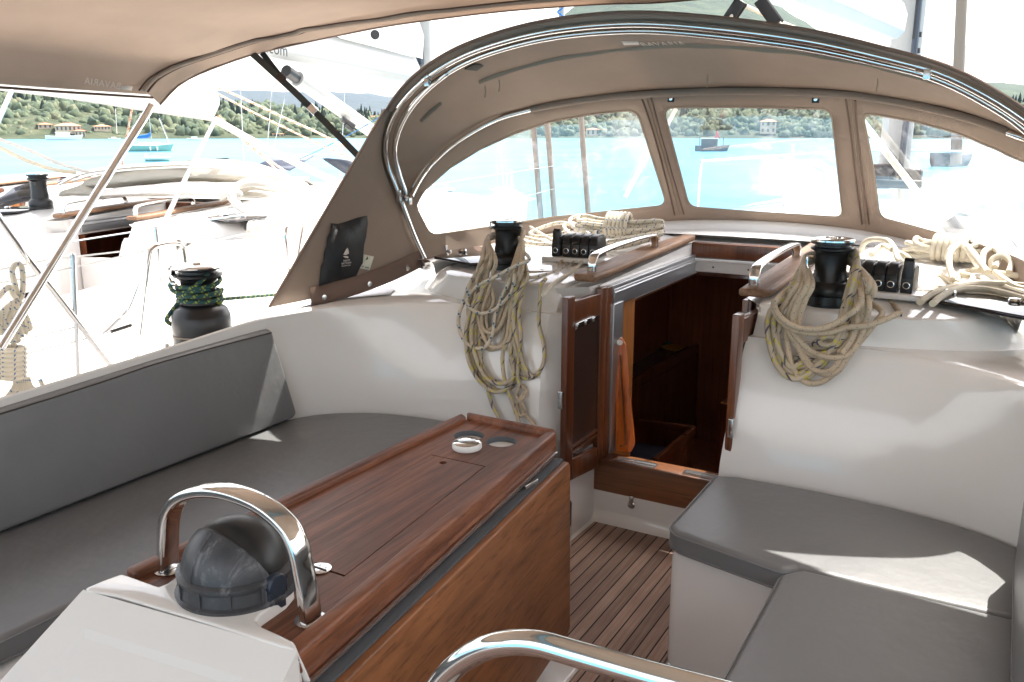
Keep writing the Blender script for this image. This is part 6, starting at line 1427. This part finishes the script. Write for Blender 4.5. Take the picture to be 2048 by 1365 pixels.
# rigging lines in the gap between the boats
def line(l, d0, d1, r_, mt, label, nm='line'):
    n_ = len(l); P_ = [D(x, y, d0+(d1-d0)*i/(n_-1)) for i, (x, y) in enumerate(l)]; o_ = obj(nm, MB().tube(P_, r_, 8, sub=5), M[mt], origin=P_[0]); return tag(o_, label, 'rope')
line([(385, 155), (470, 190), (560, 232), (640, 268), (700, 300)], 8, 8.5, .010, 'r_orange', 'upper orange flecked line crossing the view beside the black strap')
line([(420, 180), (520, 232), (610, 275), (700, 318)], 8, 8.5, .009, 'r_orange', 'lower orange flecked line parallel to the upper one')
line([(437, 232), (480, 275), (530, 318), (558, 345)], 7.2, 8, .009, 'r_orange', 'short orange flecked line dropping from the white bimini corner')
line([(437, 238), (500, 290), (545, 325), (570, 342)], 7.2, 8, .009, 'r_orange', 'second orange flecked line dropping beside the short one')
line([(430, 240), (520, 290), (620, 340), (700, 376)], 7.0, 8.0, .030, 'white_cloth', 'broad white webbing line stretched down to the hood wing')
line([(265, 212), (258, 250), (248, 300), (243, 338)], 8, 8, .010, 'r_orange', 'near vertical orange flecked line left of the green sailboat')
line([(-20, 272), (60, 302), (120, 328), (178, 345)], 6.5, 7, .014, 'white_cloth', 'upper cream mooring line sagging at the left edge')
line([(-20, 285), (50, 320), (110, 340), (150, 345)], 6.5, 7, .016, 'r_white', 'lower cream mooring line sagging at the left edge')
line([(775, 225), (720, 258), (640, 300), (600, 318)], 9, 9.5, .004, 'blue_cloth', 'thin blue line running left from the sprayhood edge')
for i, (a_, b_, lab) in enumerate((((478, 120), (488, 325), 'thin wire stay below the neighbouring boom, leftmost'), ((545, 165), (534, 300), 'thin wire stay crossing the black strap'), ((575, 175), (543, 315), 'thin slanting wire stay right of the black strap'), ((231, 218), (234, 268), 'short thin stay left of the green sailboat'), ((995, 27), (1005, 72), 'thin wire above the left of the sprayhood arch'), ((1055, 20), (1057, 62), 'thin wire above the middle of the sprayhood arch'), ((1086, 16), (1086, 55), 'thin wire beside the mast with turquoise rope'))):
    P_ = [D(*a_, 10), D(*b_, 10)]; o = obj('stay', MB().tube(P_, .005, 6, straight=True), M['chrome_b'], origin=P_[0]); tag(o, lab, 'stay')
# masts further off above the hood
t = thing('mast', 'pale distant mast with turquoise rope above the sprayhood', 'mast', D(1125, 90, 30)); obj('mast_tube', MB().tube([D(1123, 110, 30), D(1124, -60, 30)], .11, 12, straight=True), M['spar'], t)
obj('turquoise_rope', MB().tube([D(1120+5*math.sin(i*1.3), 12+i*3.4, 29.7) for i in range(11)], .03, 6), M['blue_cloth'], t)
M['taupe_mast'] = mat('brown sail cover', (.22, .17, .13), .8)
t = thing('furled_sail', 'beige furled sail standing upright at the top right corner', 'sail', D(1915, 200, 14)); obj('roll', MB().tube([D(1912, 330, 14), D(1918, 120, 14), D(1926, -60, 14)], .085, 14, straight=True), M['taupe_mast'], t)
# things on the foredeck seen through the windows
def pole(x0, y0, x1, y1, d_, r_, mt, label, nm='pole', cat='pole'):
    P_ = [D(x0, y0, d_), D(x1, y1, d_)]; o_ = obj(nm, MB().tube(P_, r_, 10, straight=True), M[mt], origin=P_[0]); return tag(o_, label, cat)
pole(1578, 398, 1577, 316, 9.5, .022, 'white', 'short white post on the foredeck seen through the middle window', 'post', 'post')
pole(1250, 395, 1305, 292, 8.6, .022, 'r_white', 'cream furled line slanting behind the left window near its right edge', 'furled_line', 'line')
pole(1335, 250, 1352, 218, 8.6, .02, 'r_white', 'upper end of a cream line in the corner of the middle window', 'furled_line', 'line')
for i, (x, lab) in enumerate(((1072, 'leftmost of the three brown furled sails behind the left window'), (1100, 'middle one of the three brown furled sails behind the left window'), (1168, 'rightmost of the three brown furled sails behind the left window'))):
    pole(x+10, 440, x-8, 215, 13, .045, 'taupe_mast', lab, 'furled_sail', 'sail')
pole(1800, 400, 1798, 232, 8.8, .03, 'r_white', 'thin cream pole right of the mast behind the right window')
t = thing('deck_clutter', 'dark mast foot fittings on the cabin top seen through the right window', 'fitting', (C0, my-.3, 1.1)); obj('winch_block', MB().box((C0-.1, my-.35, 1.2), (.3, .2, .24)).box((C0+.2, my-.3, 1.18), (.2, .2, .2)), M['black_m'], t, bev=.03); obj('organiser', MB().box((C0-.02, my-.6, 1.14), (.7, .12, .08)), M['black_m'], t, bev=.02)
obj('mast_line', MB().tube([(C0+.08, my-.18, 1.2), (C0+.1, my-.2, 2.0), (C0+.1, my-.2, 3.0)], .03, 8), M['grey_plastic'], t)
t = thing('pulpit', 'steel bow pulpit seen through the left window', 'rail', (C0-1.5, 11, .9))
obj('hoop', MB().tube([(C0-1.9, 9.4, .75), (C0-1.9, 9.4, 1.32), (C0-1.3, 10.8, 1.36), (C0-.6, 12.0, 1.4), (C0, 12.4, 1.4), (C0+.6, 12.0, 1.4), (C0+1.3, 10.8, 1.36), (C0+1.9, 9.4, 1.32), (C0+1.9, 9.4, .75)], .014, 10, straight=True), M['chrome'], t)
for s_ in (-1, 1): obj('post', MB().tube([(C0+s_*1.3, 10.8, .75), (C0+s_*1.3, 10.8, 1.36)], .012, 8, straight=True), M['chrome'], t)

# stanchions and guard wires along the near side of the neighbouring yacht
for i, (yy, lab) in enumerate(((1.2, 'aftmost'), (3.1, 'second'), (5.2, 'third'), (7.4, 'foremost'))):
    b_ = nb(C0+2.03, yy, .62); t = thing('stanchion', '%s steel stanchion on the near deck edge of the neighbouring yacht' % lab, 'stanchion', b_, 'stanchions on the neighbouring yacht')
    obj('post', MB().tube([b_, b_+Vector((0, 0, .62))], .012, 10, straight=True), M['chrome'], t); obj('foot', MB().lathe(b_, [(.03, 0), (.03, .02), (.016, .05)], 12), M['chrome_b'], t)
for zz, lab in ((1.23, 'upper guard wire along the neighbouring yacht'), (.92, 'lower guard wire along the neighbouring yacht')):
    P_ = [nb(C0+2.03, yy, zz) for yy in (-1.0, 1.2, 3.1, 5.2, 7.4, 9.5)]; o = obj('lifeline', MB().tube(P_, .004, 6, straight=True), M['chrome_b'], origin=P_[0]); tag(o, lab, 'lifeline')
# fenders squeezed between the hulls
for yy, lab in ((2.4, 'aft one'), (4.6, 'forward one')):
    b_ = nb(C0+2.25, yy, -.1); o = obj('fender', MB().lathe(b_, [(.03, -.04), (.09, 0), (.11, .06), (.11, .48), (.09, .55), (.03, .6)], 20), M['hullwhite'], origin=b_); tag(o, 'white fender hanging between the two yachts, '+lab, 'fender', 'fenders')
# ------------------------------------------------------------------ sea haze
hz = bpy.data.materials.new('sea haze'); hz.use_nodes = True; hn = hz.node_tree; hn.nodes.clear()
ho = hn.nodes.new('ShaderNodeOutputMaterial'); hv = hn.nodes.new('ShaderNodeVolumePrincipled'); hv.inputs['Color'].default_value = (.50, .68, 1, 1); hv.inputs['Density'].default_value = 3.2e-5; hv.inputs['Anisotropy'].default_value = .2
hn.links.new(hv.outputs[0], ho.inputs['Volume'])
o = obj('haze', MB().box((0, 0, 248), (29000, 29000, 504)), hz); o['kind'] = 'stuff'
